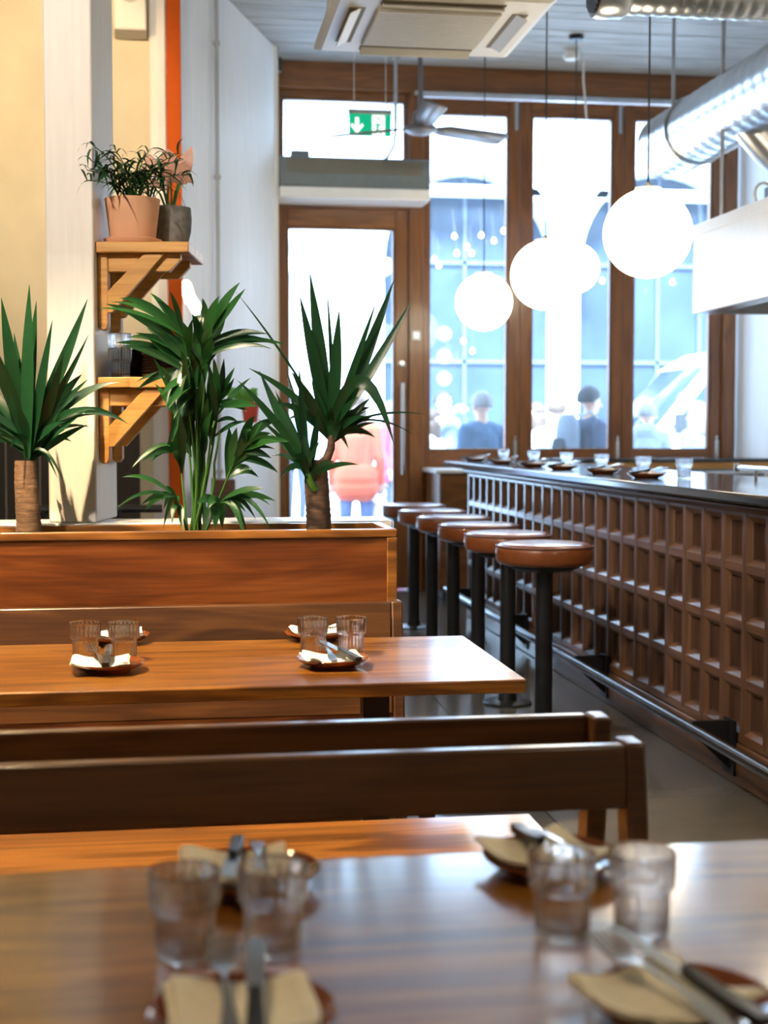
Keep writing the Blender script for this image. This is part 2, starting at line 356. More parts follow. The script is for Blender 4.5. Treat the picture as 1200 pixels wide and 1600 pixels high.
hb = MB(); hb.cyl((1.815, YB-.09, .93), (1.815, YB-.09, 1.66), .016, 14); hb.cyl((1.815, YB-.09, 1.02), (1.815, YB-.02, 1.02), .01); hb.cyl((1.815, YB-.09, 1.57), (1.815, YB-.02, 1.57), .01); hb.build('pull_bar', 'steel', d1)
MB().lathe([(0, 0), (.03, 0), (.03, .012), (.012, .016), (0, .016)], 20).build('lock_cylinder', 'steel', d1).matrix_local = Matrix.Translation((1.812, YB-.03, 1.81)) @ Matrix.Rotation(R(90), 4, 'X')
leaf_frame('window_4', 'wide transom window over the door', .832, 1.866, 3.10, 3.945, .86, 1.845, 3.125, 3.885)
rs = thing('door_release', 'small white square switch on the timber post beside the door', 'switch', (1.925, YB-.06, 2.0)); box('plate', -.035, -.015, 0, .035, 0, .075, 'white_plastic', rs, .004); box('button', -.014, -.021, .02, .014, -.014, .055, 'steel', rs, .002)
wl = ['tall timber window nearest the door', 'tall timber window, the middle of the three', 'tall timber window at the far right']
for i, (x0, x1, g0, g1) in enumerate(((1.985, 2.778, 2.03, 2.684), (2.780, 3.638, 2.873, 3.551), (3.640, 4.49, 3.728, 4.398))):
    w = leaf_frame('window_%d' % (i+1), wl[i], x0, x1, 1.0, 3.915, g0, g1, 1.118, 3.81)
    bo = MB(); bo.box(x1-.05, YB-.045, 1.02, x1-.022, YB-.03, 1.20); bo.cyl((x1-.036, YB-.045, 1.05), (x1-.036, YB-.045, 1.24), .008, 8); bo.build('bolt', 'steel', w)
    box('top_bolt', x1-.05, YB-.045, 3.68, x1-.022, YB-.03, 3.9, 'steel', w)
    if i == 0:   # frosted dots stuck on the glass
        for z in (1.52, 1.70, 1.88, 2.06):
            c = P(696, 0, Y=YB).x
            MB().lathe([(0, 0), (.062, 0)], 24).build('window_dot', 'frosted_vinyl', w).matrix_local = Matrix.Translation((c, YB+.014, z)) @ Matrix.Rotation(R(90), 4, 'X')
wb = struct(tag(box('wall_back', 1.985, YB-.01, 0, 4.49, YB+.08, 1.0, FWW), 'timber panelling under the windows'))
for i in range(3): box('panel', 2.02+i*.83, YB-.03, .12, 2.80+i*.83, YB-.01, .90, FWW, wb, .008)
struct(tag(box('trim_sill', 1.985, YB-.09, .965, 4.49, YB+.0, 1.0, FWW, bev=.006), 'timber sill under the windows'))

# ---- low wall with its pillar, behind the planter
LX0, LX1 = -1.3, .70
lw = struct(tag(box('wall_low', LX0, 4.54, 0, .66, 4.74, .955, 'pillar_paint'), 'low white wall behind the planter'))
box('capping', LX0, 4.525, .955, LX1, 4.76, .985, 'ledge_and_sheen', lw, .006)
pe = struct(tag(bpy.data.objects.new('wall_pillar', None), 'pale square pillar rising from the low wall')); col.objects.link(pe); pe.location = (-.238, 4.53, 0); pe.rotation_euler = (0, 0, R(-9))
box('shaft', -.150, 0, .985, 0, .33, CZ, 'pillar_paint', pe, .006)
# ------------------------------------------------------------------ bar with its coffered front
BX, BY0, BY1 = 2.02, 3.0, 9.6
bar = thing('bar', 'long bar with a dark stone top and a coffered timber front', 'bar', (BX, BY0, 0))
L = BY1-BY0; p = .2; zs = [.172, .372, .578, .784, .985]
box('carcass', .03, 0, .0, .62, L, 1.0, 'bar_wood_long', bar)
box('plinth', -.02, 0, 0, .03, L, .15, 'bar_wood_long', bar, .006)
nc = int(round(L/p))
st = MB().prism([(.03, -.034), (.006, -.034), (-.014, -.015), (-.014, .015), (.006, .034), (.03, .034)], .172, .985).mesh('stile', 'bar_wood')
for i in range(nc+1):
    o = put('stile', st, bar, .002); o.location = (0, min(max(i*p, .024), L-.024), 0)
for k, z in enumerate(zs):
    MB().prism([(.03, z-.034), (.006, z-.034), (-.012, z-.015), (-.012, z+.015), (.006, z+.034), (.03, z+.034)], 0, L, 'y').build('rail', 'bar_wood_long', bar, .002)
for k in range(4):
    h = zs[k+1]-zs[k]-.066; w = p-.066
    v = [(.006, -w/2, 0), (.006, w/2, 0), (.006, w/2, h), (.006, -w/2, h), (.020, -w/2+.006, .006), (.020, w/2-.006, .006), (.020, w/2-.006, h-.006), (.020, -w/2+.006, h-.006)]
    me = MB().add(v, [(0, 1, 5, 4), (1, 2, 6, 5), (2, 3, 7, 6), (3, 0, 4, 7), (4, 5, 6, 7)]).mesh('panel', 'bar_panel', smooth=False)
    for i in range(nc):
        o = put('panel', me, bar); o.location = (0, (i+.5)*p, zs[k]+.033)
box('end_panel', -.0, L, .0, .62, L+.02, 1.0, 'bar_wood', bar)
mb = MB(); mb.prism([(.03, .985), (-.03, .985), (-.045, 1.0), (-.045, 1.012), (-.03, 1.022), (.03, 1.022)], -.02, L+.03, 'y'); mb.build('moulding', 'bar_wood_long', bar, .003)
tp = [(-.10, -.03), (.72, -.03), (.72, L+.10), (.50, L+.62), (.10, L+.66), (-.06, L+.60), (-.10, L+.46)]
MB().prism(tp, 1.022, 1.06).build('countertop', 'stone_top', bar, .009)
mb = MB(); mb.cyl((-.18, -.02, .2), (-.18, L-.1, .2), .022, 16); ra = mb.build('foot_rail', 'rail_steel', bar)
for yy in (.35, 1.88, 3.40, 4.92, 6.3):
    MB().prism([(-.02, .04), (-.02, .225), (-.17, .225), (-.20, .19), (-.165, .175)], yy-.012, yy+.012, 'y').build('bracket', 'black_metal', ra)
    box('bracket_plate', -.03, yy-.05, .03, -.02, yy+.05, .23, 'black_metal', ra)
# ------------------------------------------------------------------ stools
def make_stool():
    s = thing('bar_stool', 'x', 'stool', group='round leather bar stools in a row along the bar')
    MB().lathe([(0, .715), (.180, .715), (.197, .722), (.205, .735), (.206, .775), (.201, .792), (.188, .802), (.16, .806), (0, .806)], 40).build('seat', 'leather', s)
    MB().lathe([(.2045, .789), (.2075, .792), (.2065, .796), (.201, .797)], 40).build('piping', 'leather_seam', s)
    MB().lathe([(0, .690), (.12, .690), (.15, .705), (.15, .715), (0, .715)], 32).build('seat_plate', 'black_metal', s)
    MB().cyl((0, 0, .012), (0, 0, .69), .0365, 24).build('pole', 'black_metal', s)
    MB().lathe([(0, 0), (.115, 0), (.115, .008), (.10, .014), (.045, .018), (.040, .05), (0, .05)], 32).build('base_plate', 'black_metal', s)
    return s
sl = ['nearest brown leather bar stool, biggest of the row', 'second nearest brown leather bar stool, right behind the biggest', 'third brown leather bar stool counted from the near end', 'fourth brown leather bar stool counted from the near end', 'fifth brown leather bar stool, second from the door', 'farthest brown leather bar stool, nearest the door']
s0 = make_stool()
for i in range(6):
    o = s0 if i == 0 else copy_tree(s0)
    o.location = (1.542, 5.80+i*.655, 0); o.rotation_euler.z = i*.3; o['label'] = sl[i]
# ------------------------------------------------------------------ tables
def table(label, x0, x1, y0, y1, z, wm, legs):
    t = thing('dining_table', label, 'table', ((x0+x1)/2, (y0+y1)/2, 0)); hx, hy = (x1-x0)/2, (y1-y0)/2
    box('tabletop', -hx, -hy, z-.031, hx, hy, z, wm, t, .004)
    for lx in legs:
        l = lx-(x0+x1)/2
        box('leg', l-.032, -.032, .02, l+.032, .032, z-.045, 'black_metal', t, .004)
        box('foot', l-.035, -.26, 0, l+.035, .26, .022, 'black_metal', t, .004)
        box('top_plate', l-.04, -.24, z-.045, l+.04, .24, z-.031, 'black_metal', t)
    return t
TZ = .72
mx = P(586, 1100, Y=3.4).x
table('varnished timber table beside the planter bench', -1.15, .775, 3.06, 3.755, TZ, 'table_wood', (mx, -.85))
table('large dark timber table in the blurred foreground', -1.05, .93, 1.06, 1.80, TZ, 'table_wood', (-.75, .55))
# ------------------------------------------------------------------ benches
def bench(label, x0, x1, yback, face, m1, m2, two=False):
    # face -1: sitter looks towards -Y; yback is the Y of the top of the back
    b = thing('bench', label, 'bench', ((x0+x1)/2, yback, 0)); h = (x1-x0)/2; f = face
    zt = .78; lean = .12
    def yy(z): return f*lean*(zt-z)/zt       # the back slopes towards the sitter as it goes down
    th = .032
    def slab(z0, z1, xa, xb, t=th):
        mb = MB(); mb.prism([(yy(z0), z0), (yy(z0)-f*t, z0), (yy(z1)-f*t, z1), (yy(z1), z1)], xa, xb, 'x'); return mb
    slab(.68 if not two else .665, .778, -h+.034, h-.034, .026).build('back_board', m1, b, .005)
    if two: slab(.46, .61, -h+.034, h-.034, .026).build('back_board', m1, b, .005)
    for xa, xb in ((-h, -h+.034), (h-.034, h)):
        slab(0, zt, xa, xb, .062).build('back_post', m2, b, .006)
        box('leg', xa, f*.50-.03, 0, xb, f*.50+.03, .415, m2, b, .004)
        box('side_rail', xa, min(f*.08, f*.5), .345, xb, max(f*.08, f*.5), .415, m2, b, .003)
    ya, yb = sorted((f*.062, f*.545))
    box('seat', -h-.01, ya, .415, h+.01, yb, .45, 'teak_wood', b, .005)
    ya, yb = sorted((f*.47, f*.495)); box('apron', -h+.034, ya, .35, h-.034, yb, .415, m2, b)
    return b
bench('dark bench closest to the viewer, its back towards the bar stools', -1.2, .735, 2.135, -1, 'bench_wood', 'bench_wood')
bench('bench right behind the closest one, back to back with it', -1.2, .745, 2.40, 1, 'bench_wood', 'bench_wood')
bench('bench against the planter, facing the far table', -1.2, .655, 4.05, -1, 'bench_wood', 'bench_wood', two=True)
# ------------------------------------------------------------------ planter
PX0, PX1, PY0, PY1 = -1.2, .657, 4.165, 4.50
pt = thing('planter_box', 'long timber planter box with three plants, behind the bench', 'planter', ((PX0+PX1)/2, (PY0+PY1)/2, 0)); hx, hy = (PX1-PX0)/2, (PY1-PY0)/2
box('front_panel', -hx+.03, -hy+.006, .10, hx-.03, -hy+.026, .957, 'mahogany', pt)
box('back_panel', -hx+.03, hy-.026, .10, hx-.03, hy-.006, .957, 'mahogany', pt)
for s in (-1, 1): box('end_panel', s*(hx-.015)-.010, -hy+.03, .10, s*(hx-.015)+.010, hy-.03, .957, 'mahogany', pt)
for sx in (-1, 1):
    for sy in (-1, 1): box('corner_post', sx*(hx-.015)-.015, sy*(hy-.015)-.015, 0, sx*(hx-.015)+.015, sy*(hy-.015)+.015, .957, 'teak_wood', pt, .003)
box('front_rim', -hx, -hy, .957, hx, -hy+.03, .982, 'teak_wood', pt, .003); box('back_rim', -hx, hy-.03, .957, hx, hy, .982, 'teak_wood', pt, .003)
for s in (-1, 1): box('end_rim', min(s*hx, s*(hx-.03)), -hy+.03, .957, max(s*hx, s*(hx-.03)), hy-.03, .982, 'teak_wood', pt, .003)
box('soil', -hx+.03, -hy+.026, .12, hx-.03, hy-.026, .90, 'soil', pt)
# ------------------------------------------------------------------ plants
def bez(a, b, c, t): return a*(1-t)**2+b*(2*t*(1-t))+c*t**2
def leaf(parent, a, b, c, width, m, name='leaf', fold=.25, ns=9, roll=0, base=.45, pref=None, full=.45):
    a, b, c = Vector(a), Vector(b), Vector(c); mb = MB(); v = []; off = parent.matrix_world.translation if False else None
    pref = Vector(pref or (0, -1, .35)); side = None
    for i in range(ns+1):
        t = i/ns; p = bez(a, b, c, t); T = (bez(a, b, c, min(t+.02, 1))-bez(a, b, c, max(t-.02, 0))).normalized()
        n = (pref-T*pref.dot(T)); n = n.normalized() if n.length > .05 else Vector((0, 0, 1))
        s = T.cross(n).normalized(); s = Matrix.Rotation(roll, 3, T) @ s; n = s.cross(T)
        if t < full: w = base+(1-base)*math.sin(PI/2*t/full)
        else: w = max(.02, 1-((t-full)/(1-full))**1.7)
        w *= width/2
        v += [p-s*w+n*(fold*w), p, p+s*w+n*(fold*w)]
    fs = [f for i in range(ns) for f in ((3*i, 3*i+1, 3*i+4, 3*i+3), (3*i+1, 3*i+2, 3*i+5, 3*i+4))]
    mb.add(v, fs)
    return mb
def world_loc(o):
    w = Vector(o.location)
    while o.parent: o = o.parent; w += Vector(o.location)
    return w
def add_leaf(parent, a, b, c, width, m, name='leaf', **kw):
    me = leaf(parent, a, b, c, width, m, **kw).mesh(name, m, off=world_loc(parent)); return put(name, me, parent)
def rnd(a, b): return random.uniform(a, b)
def trunk_profile(pts, n=20, ring=.004):
    return pts
def yucca_trunk(t, x, y, z0, z1, r0, r1, m):
    mb = MB(); path = []; rad = []; k = 34
    for i in range(k+1):
        s = i/k; path.append((x+.004*math.sin(s*5), y+.003*math.cos(s*6), z0+(z1-z0)*s)); rad.append(r0+(r1-r0)*s+(.0010 if i % 2 else -.0006)+rnd(-.0008, .0008))
    mb.tube(path, rad, 22); return mb.build('trunk', m, t, world=True)
def crown(t, base, tips, m, width, yspread=.10, nfill=14, fill_len=.22, size=1):
    base = Vector(base)
    for (tx, ty, sag, w) in tips:
        dy = rnd(-yspread, yspread); c = P(tx, ty, Y=base.y+dy); a = base+Vector((rnd(-.012, .012), rnd(-.015, .01), rnd(-.02, .03)))
        mid = (a+c)/2+Vector((0, rnd(-.02, .02), sag))
        add_leaf(t, a, mid, c, width*w, m, roll=rnd(-.5, .5), base=.5)
    for i in range(nfill):
        az = rnd(0, 2*PI); el = rnd(-.15, 1.15); ln = fill_len*rnd(.6, 1.15)
        d = Vector((math.cos(az)*math.cos(el), math.sin(az)*math.cos(el)*.6, math.sin(el)))
        a = base+Vector((0, 0, rnd(-.03, .04))); c = a+d*ln; mid = a+d*ln*.5+Vector((0, 0, .05*(1-el)))
        if c.y > 4.50 and c.x < -.2 : c.y = 4.48
        add_leaf(t, a, mid, c, width*rnd(.55, .8), m, roll=rnd(-.7, .7))
# left yucca
yb = P(43, 820, Y=4.33); y1 = thing('yucca_plant', 'yucca with a thick pale trunk at the left end of the planter', 'plant', (yb.x, 4.33, .90))
yucca_trunk(y1, yb.x, 4.33, .88, 1.185, .040, .031, 'bark')
tl = [(46, 444, .02, 1.15), (57, 470, 0, 1.0), (137, 467, -.02, 1.1), (118, 505, -.01, .8), (2, 465, 0, 1.2), (-30, 500, 0, 1.1), (186, 597, .09, .9), (200, 662, .13, .8), (140, 667, .06, .6), (139, 522, -.03, .6), (124, 622, .05, .8), (150, 640, .07, .6), (-40, 610, .08, 1), (-30, 680, .10, .9), (-10, 560, .04, 1.1), (100, 552, 0, .9), (22, 520, 0, 1.0), (128, 585, .05, 1.0), (100, 755, .10, .35), (90, 748, .09, .3), (-20, 640, .1, .9), (82, 500, 0, .9), (30, 560, 0, 1.0), (112, 690, .06, .6)]
crown(y1, P(46, 706, Y=4.33), tl, 'yucca_leaf', .036, .11, 16, .24)
# right yucca: one tall crown on a side neck and a lower one on the left
yb = P(496, 820, Y=4.33); y2 = thing('yucca_plant', 'yucca with a dark stump and two crowns at the right end of the planter', 'plant', (yb.x, 4.33, .90))
yucca_trunk(y2, yb.x, 4.33, .88, 1.185, .040, .035, 'bark_dark')
nk = [P(500, 728, Y=4.32), P(511, 716, Y=4.32), P(517, 700, Y=4.32), P(518, 680, Y=4.32)]
MB().tube(nk, [.016, .014, .013, .010], 12).build('neck', 'bark_dark', y2, world=True)
nk = [P(492, 765, Y=4.30), P(484, 752, Y=4.29), P(482, 738, Y=4.29)]
MB().tube(nk, [.014, .012, .009], 12).build('neck', 'palm_stem', y2, world=True)
tr = [(484, 425, .0, 1.15), (468, 460, 0, 1.0), (511, 449, 0, .45), (530, 482, 0, 1.05), (616, 436, -.02, 1.05), (589, 468, -.01, .6), (643, 470, -.03, .9), (500, 520, 0, 1), (668, 648, .05, .22), (650, 682, .08, .2), (590, 660, .03, .4), (570, 650, .02, .6), (545, 702, .05, .5), (566, 680, .04, .45), (368, 455, .03, .22), (388, 575, .04, .6), (455, 580, .02, .9), (560, 620, .02, .7), (546, 608, 0, .8), (475, 520, 0, .9), (580, 636, .02, .6), (432, 630, .05, .8)]
crown(y2, P(518, 682, Y=4.33), tr, 'yucca_leaf', .037, .12, 10, .17)
a = P(516, 665, Y=4.30); add_leaf(y2, a, P(566, 512, Y=4.24), P(616, 695, Y=4.2), .040, 'yucca_leaf', roll=.3)
tq = [(405, 579, .0, 1.05), (371, 594, .03, .8), (448, 578, 0, .9), (467, 572, 0, .9), (415, 600, .02, .9), (402, 655, .05, .55), (418, 675, .03, .4), (430, 610, 0, .9), (440, 640, 0, .9), (396, 625, .05, .8), (498, 640, 0, .8), (455, 620, 0, 1), (425, 712, .05, .5), (500, 690, .02, .5)]
crown(y2, P(483, 740, Y=4.29), tq, 'yucca_leaf', .030, .09, 8, .15)
# kentia palm: fronds, each a stem with its leaflets
pb = P(310, 822, Y=4.33); kp = thing('kentia_palm', 'bushy green palm in the middle of the planter', 'plant', (pb.x, 4.33, .90))
def frond(ctrl, tip, dy, leaves, w=.024, stem_r=.0055):
    a = Vector((pb.x+rnd(-.03, .03), 4.33+rnd(-.03, .03), .89)); b = P(*ctrl, Y=4.33+dy*.5); c = P(*tip, Y=4.33+dy)
    path = [bez(a, b, c, i/12) for i in range(13)]
    st = MB().tube(path, [stem_r*(1-.065*i) for i in range(13)], 8).build('frond_stem', 'palm_stem', kp, world=True)
    for (t, tx, ty, sag, ww) in leaves:
        s = bez(a, b, c, t); e = P(tx, ty, Y=4.33+dy+rnd(-.09, .05)); mid = (s+e)/2+Vector((0, rnd(-.02, .02), sag))
        for j in range(2 if ww > .95 else 1):
          if j: e = e+Vector((rnd(-.04, .04), rnd(-.05, .06), rnd(-.045, .03))); s = bez(a, b, c, max(0, t-rnd(.03, .1))); mid = (s+e)/2+Vector((rnd(-.015, .015), rnd(-.02, .02), sag+rnd(-.01, .02)))
          me = leaf(kp, s, mid, e, w*ww*.78, 'palm_leaf', roll=rnd(-.5, .5), base=.25, full=.5).mesh('leaflet', 'palm_leaf', off=kp.location); put('leaflet', me, st)
frond((322, 640), (286, 520), -.06, [(.97, 150, 482, .05, .9), (.95, 172, 472, .06, 1.1), (.93, 187, 466, .07, 1.3), (.9, 200, 527, .03, 1.2), (.85, 212, 520, .02, 1.3), (.82, 240, 515, 0, 1.3), (.78, 213, 610, .04, 1.2), (.74, 250, 620, .03, 1.3), (.9, 300, 500, 0, 1.2), (.7, 262, 640, .04, 1.3), (.66, 270, 690, .06, 1.3), (.8, 232, 505, 0, 1.2), (.86, 258, 640, .05, 1.4), (.92, 245, 470, .05, 1.2), (.96, 265, 455, .03, .9)])
frond((305, 620), (322, 520), -.02, [(.98, 375, 441, .02, 1.3), (.95, 359, 468, 0, 1.5), (.92, 340, 470, 0, 1.3), (.9, 418, 522, .04, 1.2), (.86, 448, 539, .05, .9), (.82, 425, 545, .05, .8), (.96, 300, 505, .06, 1.4), (.9, 345, 520, 0, 1.4), (.84, 330, 505, 0, 1.4), (.76, 350, 520, 0, 1.2), (.8, 292, 510, 0, 1.4), (.72, 285, 540, 0, 1.3), (.94, 316, 480, .02, 1.2), (.88, 300, 490, .02, 1.2)], .028)
frond((335, 700), (345, 610), .04, [(.96, 367, 574, 0, 1.0), (.9, 386, 643, .02, 1.4), (.86, 350, 560, 0, 1.2), (.8, 392, 590, .02, .8), (.75, 372, 660, .02, 1.2), (.7, 330, 590, 0, 1.3), (.85, 335, 560, 0, 1.2), (.65, 310, 600, 0, 1.4)])
frond((350, 760), (378, 690), -.05, [(.97, 435, 655, .03, 1.4), (.93, 452, 690, .03, 1.3), (.9, 424, 716, .02, 1.2), (.86, 430, 702, .03, .8), (.8, 404, 664, .02, 1.5), (.76, 420, 690, .02, 1.4), (.7, 370, 668, .02, 1.4), (.66, 395, 735, .03, 1.2), (.9, 398, 650, .03, 1.3)], .026)
frond((285, 750), (278, 690), .03, [(.95, 206, 731, .05, 1.1), (.9, 236, 722, .03, .9), (.85, 234, 716, .03, .9), (.8, 262, 690, .02, 1.1), (.92, 300, 715, .04, 1.4), (.75, 295, 640, 0, 1.5), (.7, 268, 640, 0, 1.4)])
frond((285, 790), (272, 775), -.07, [(.97, 191, 746, .05, .9), (.93, 181, 795, .06, .7), (.9, 225, 800, .05, 1.1), (.85, 256, 795, .05, 1.1), (.8, 258, 760, .02, .9), (.9, 255, 828, .06, .7), (.7, 285, 830, .04, 1.2), (.95, 252, 782, .02, .8)], .022)
frond((335, 790), (352, 778), -.08, [(.97, 412, 764, .02, 1.2), (.93, 423, 790, .05, .8), (.9, 386, 832, .07, 1.0), (.86, 424, 828, .10, .9), (.8, 345, 822, .05, 1.2), (.9, 384, 800, .03, .9), (.75, 325, 795, .04, 1.6), (.7, 318, 830, .04, 1.8), (.95, 400, 812, .06, .8)], .024)
frond((308, 700), (312, 560), .02, [(.98, 305, 500, 0, 1.3), (.9, 290, 520, 0, 1.4), (.85, 335, 530, 0, 1.3), (.8, 280, 600, .03, 1.3), (.75, 345, 610, .0, 1.3), (.7, 275, 580, 0, 1.4), (.6, 300, 590, 0, 1.4), (.55, 325, 620, 0, 1.3), (.5, 290, 660, 0, 1.5), (.45, 320, 660, 0, 1.5)], .026)
frond((296, 720), (292, 640), -.04, [(.95, 272, 560, 0, 1.3), (.9, 310, 570, 0, 1.3), (.8, 262, 600, .01, 1.3), (.7, 300, 640, .04, 1.2), (.85, 240, 560, .02, 1.2)], .026)
for i in range(7):
    a = Vector((pb.x+rnd(-.035, .035), 4.33+rnd(-.03, .03), .89)); c = P(295+i*8, rnd(600, 680), Y=4.33+rnd(-.05, .05)); path = [bez(a, (a+c)/2+Vector((rnd(-.01, .01), 0, 0)), c, k/8) for k in range(9)]
    MB().tube(path, [.006-.0004*k for k in range(9)], 8).build('frond_stem', 'palm_stem', kp, world=True)
# ------------------------------------------------------------------ pillar shelves and what stands on them
PR = pe.rotation_euler.z; rot = Matrix.Rotation(PR, 4, 'Z')
def pil(x, y, z): return Vector(pe.location)+(rot @ Vector((x, y, 0)))+Vector((0, 0, z))
def wall_shelf(label, z, length):
    s = thing('wall_shelf', label, 'shelf', pil(0, 0, z), PR)
    box('board', 0, .02, -.034, length, .36, 0, 'shelf_wood', s, .004)
    for yy in (.045, .245):
        b = bpy.data.objects.new('bracket', None); col.objects.link(b); b.parent = s; b.location = (0, yy, -.034)
        MB().prism([(.001, 0), (.001, -.225), (.010, -.238), (.024, -.238), (.034, -.225), (.034, 0)], 0, .04, 'y').build('post', 'shelf_wood', b, .003)
        MB().prism([(.034, 0), (length-.03, 0), (length-.03, -.018), (length-.066, -.056), (.034, -.056)], .006, .034, 'y').build('arm', 'shelf_wood', b, .002)
        MB().prism([(.034, -.185), (.034, -.120), (.150, -.001), (.215, -.001), (.05, -.185)], -.012, .006, 'y').build('brace', 'shelf_wood', b, .002)
    return s
S1, S2 = 1.862, 1.442
wall_shelf('upper timber wall shelf holding two potted plants', S1, .292); wall_shelf('lower timber wall shelf with glasses and dark plates', S2, .292)
def pot(name, prof, label, loc, m):
    t = thing(name, label, 'potted plant', loc); MB().lathe(prof, 36).build('pot', m, t); return t
p1 = pil(.098, .13, S1)
t1 = pot('potted_fern', [(0, .014), (.068, .014), (.072, .02), (.086, .135), (.088, .146), (.083, .146), (.080, .130), (0, .126)], 'fine-leaved green plant in a terracotta pot on the upper shelf', p1, 'terracotta')
sa = MB().lathe([(0, 0), (.080, 0), (.088, .006), (.093, .018), (.088, .020), (.082, .012), (0, .012)], 36).build('saucer', 'terracotta', t1); MB().lathe([(0, .130), (.079, .130)], 24).build('soil', 'soil', t1)
lm = []
for i in range(5):
    l = .05+.010*i; lm.append(leaf(t1, (0, 0, 0), (l*.5, rnd(-.01, .01), .022), (l, rnd(-.015, .015), -.012-.006*i), .0075, 'fern_leaf', ns=5, fold=.1, pref=(0, 0, 1)).mesh('leaf', 'fern_leaf'))
for i in range(17):
    az = i*2.4; el = rnd(.25, 1.35); ln = rnd(.11, .20); d = Vector((math.cos(az)*math.cos(el)*1.25, math.sin(az)*math.cos(el)*.7, math.sin(el)))
    if d.x < 0: d.y = -abs(d.y)-.45; d.x *= .9
    a = Vector((.02*math.cos(az), .02*math.sin(az), .128)); c = a+d*ln; b = a+Vector((0, 0, ln*.6))
    if c.x < -.06: c.y = min(c.y, -.19); c.x = max(c.x, -.13)
    path = [bez(a, b, c, k/7) for k in range(8)]
    st = MB().tube(path, [.0028-.0002*k for k in range(8)], 6).build('stem', 'palm_stem', t1)
    for k in range(15):
        q = bez(a, b, c, min(1, .3+.05*k)); o = put('leaf', random.choice(lm), st); o.location = q; o.rotation_euler = (rnd(-.5, .5), rnd(-.7, .5), rnd(0, 2*PI)); f = rnd(.8, 1.3); o.scale = (f, f, f)
p2 = pil(.198, .25, S1)
t2 = pot('potted_caladium', [(0, 0), (.046, 0), (.056, .012), (.068, .06), (.071, .10), (.068, .138), (.062, .138), (.060, .12), (0, .115)], 'pink-leaved plant in a rough grey stone pot on the upper shelf', p2, 'grey_stone')
MB().lathe([(0, .119), (.060, .119)], 20).build('soil', 'soil', t2)
for (tx, ty, w, sag) in ((300, 228, .055, .01), (290, 252, .05, .02), (303, 288, .036, .05), (262, 232, .07, .02), (225, 240, .04, .03), (230, 285, .03, .03), (215, 280, .03, .03), (268, 255, .08, .02)):
    a = Vector(p2)+Vector((rnd(-.01, .01), rnd(-.01, .01), .13)); c = P(tx, ty, Y=p2.y+rnd(-.04, .03)); m = a.lerp(c, .42)+Vector((0, 0, sag))
    sp = MB().tube([a-Vector((0, 0, .012)), a.lerp(m, .6)+Vector((0, 0, .01)), m], [.004, .0035, .002], 8).build('stalk', 'lime_leaf', t2, world=True)
    me = leaf(t2, m, (m+c)/2+Vector((0, 0, sag*.6)), c, w, 'pink_leaf', roll=rnd(-.4, .4), base=.35, full=.35, fold=.2).mesh('leaf', 'pink_leaf', off=t2.location); put('leaf', me, sp)
# ------------------------------------------------------------------ tableware
NF = 22
def tumbler_mesh():
    pr = [(0, 0), (.0255, 0), (.0285, .0015), (.0293, .005), (.0302, .030), (.0308, .049), (.0315, .051), (.0352, .0535), (.0362, .057), (.0372, .075), (.0378, .0885), (.0382, .0905), (.0375, .0925), (.0362, .0915), (.0355, .088), (.0342, .060), (.0335, .0555), (.0290, .052), (.0284, .045), (.0272, .014), (.024, .0095), (0, .0085)]
    fl = {3: 1, 4: 1, 5: .8, 8: 1, 9: 1, 10: .7, 14: -.5, 15: -.6, 18: -.6, 19: -.5}
    return MB().lathe(pr, NF*6, flute=lambda j, a: .0009*fl.get(j, 0)*abs(math.cos(a*NF/2))).mesh('tumbler', 'tumbler_glass', ang=60)
TUM = tumbler_mesh()
def tumbler(loc, label, group):
    o = put('glass_tumbler', TUM); o.location = loc; o.rotation_euler.z = rnd(0, 6); return tag(o, label, 'glass', group)
PLATE = MB().lathe([(0, .004), (.045, .004), (.048, 0), (.054, 0), (.056, .004), (.074, .010), (.0855, .0185), (.0875, .0215), (.0865, .0228), (.084, .0215), (.072, .0135), (.056, .0085), (0, .0075)], 56).mesh('plate', 'plate_glaze')
DPLATE = MB().lathe([(0, .002), (.045, .002), (.048, 0), (.054, 0), (.056, .003), (.079, .0085), (.083, .0125), (.081, .0135), (.07, .009), (.056, .006), (0, .005)], 40).mesh('plate', 'dark_plate')
def napkin_mesh(m, seed, w=.115, d=.118):
    r = random.Random(seed); mb = MB(); a1, a2 = r.uniform(0, 6), r.uniform(0, 6)
    for layer in range(3):
        sx, sy = r.uniform(-.004, .004), r.uniform(-.004, .004)
        def fn(u, v):
            x = (u-.5)*w*(1-.02*layer)+sx+.003*math.sin(5*v+a1); y = (v-.5)*d*(1-.02*layer)+sy+.002*math.sin(6*u+a2)
            rr = math.hypot(x, y); z = .0105+.016*max(0, min(1, (rr-.045)/.038))**1.3
            return (x, y, z+layer*.0022+.0012*math.sin(9*u+a1+layer)*math.cos(7*v+a2))
        mb.grid(fn, 14, 14)
    me = mb.mesh('napkin', m, ang=80); return me
NAPS = {m: [napkin_mesh(m, s, .132, .128) for s in (1, 2, 3)] for m in ('linen', 'white_paper')}
def strip(mb, pts, t=.002, x=0):       # pts: (y, half width, z)
    v = []
    for (y, w, z) in pts: v += [(x-w, y, z), (x+w, y, z), (x+w, y, z+t), (x-w, y, z+t)]
    n = len(pts); fs = [(0, 3, 2, 1), (4*n-4, 4*n-3, 4*n-2, 4*n-1)]
    for i in range(n-1):
        for k in range(4): fs.append((4*i+k, 4*i+(k+1) % 4, 4*i+4+(k+1) % 4, 4*i+4+k))
    mb.add(v, fs)
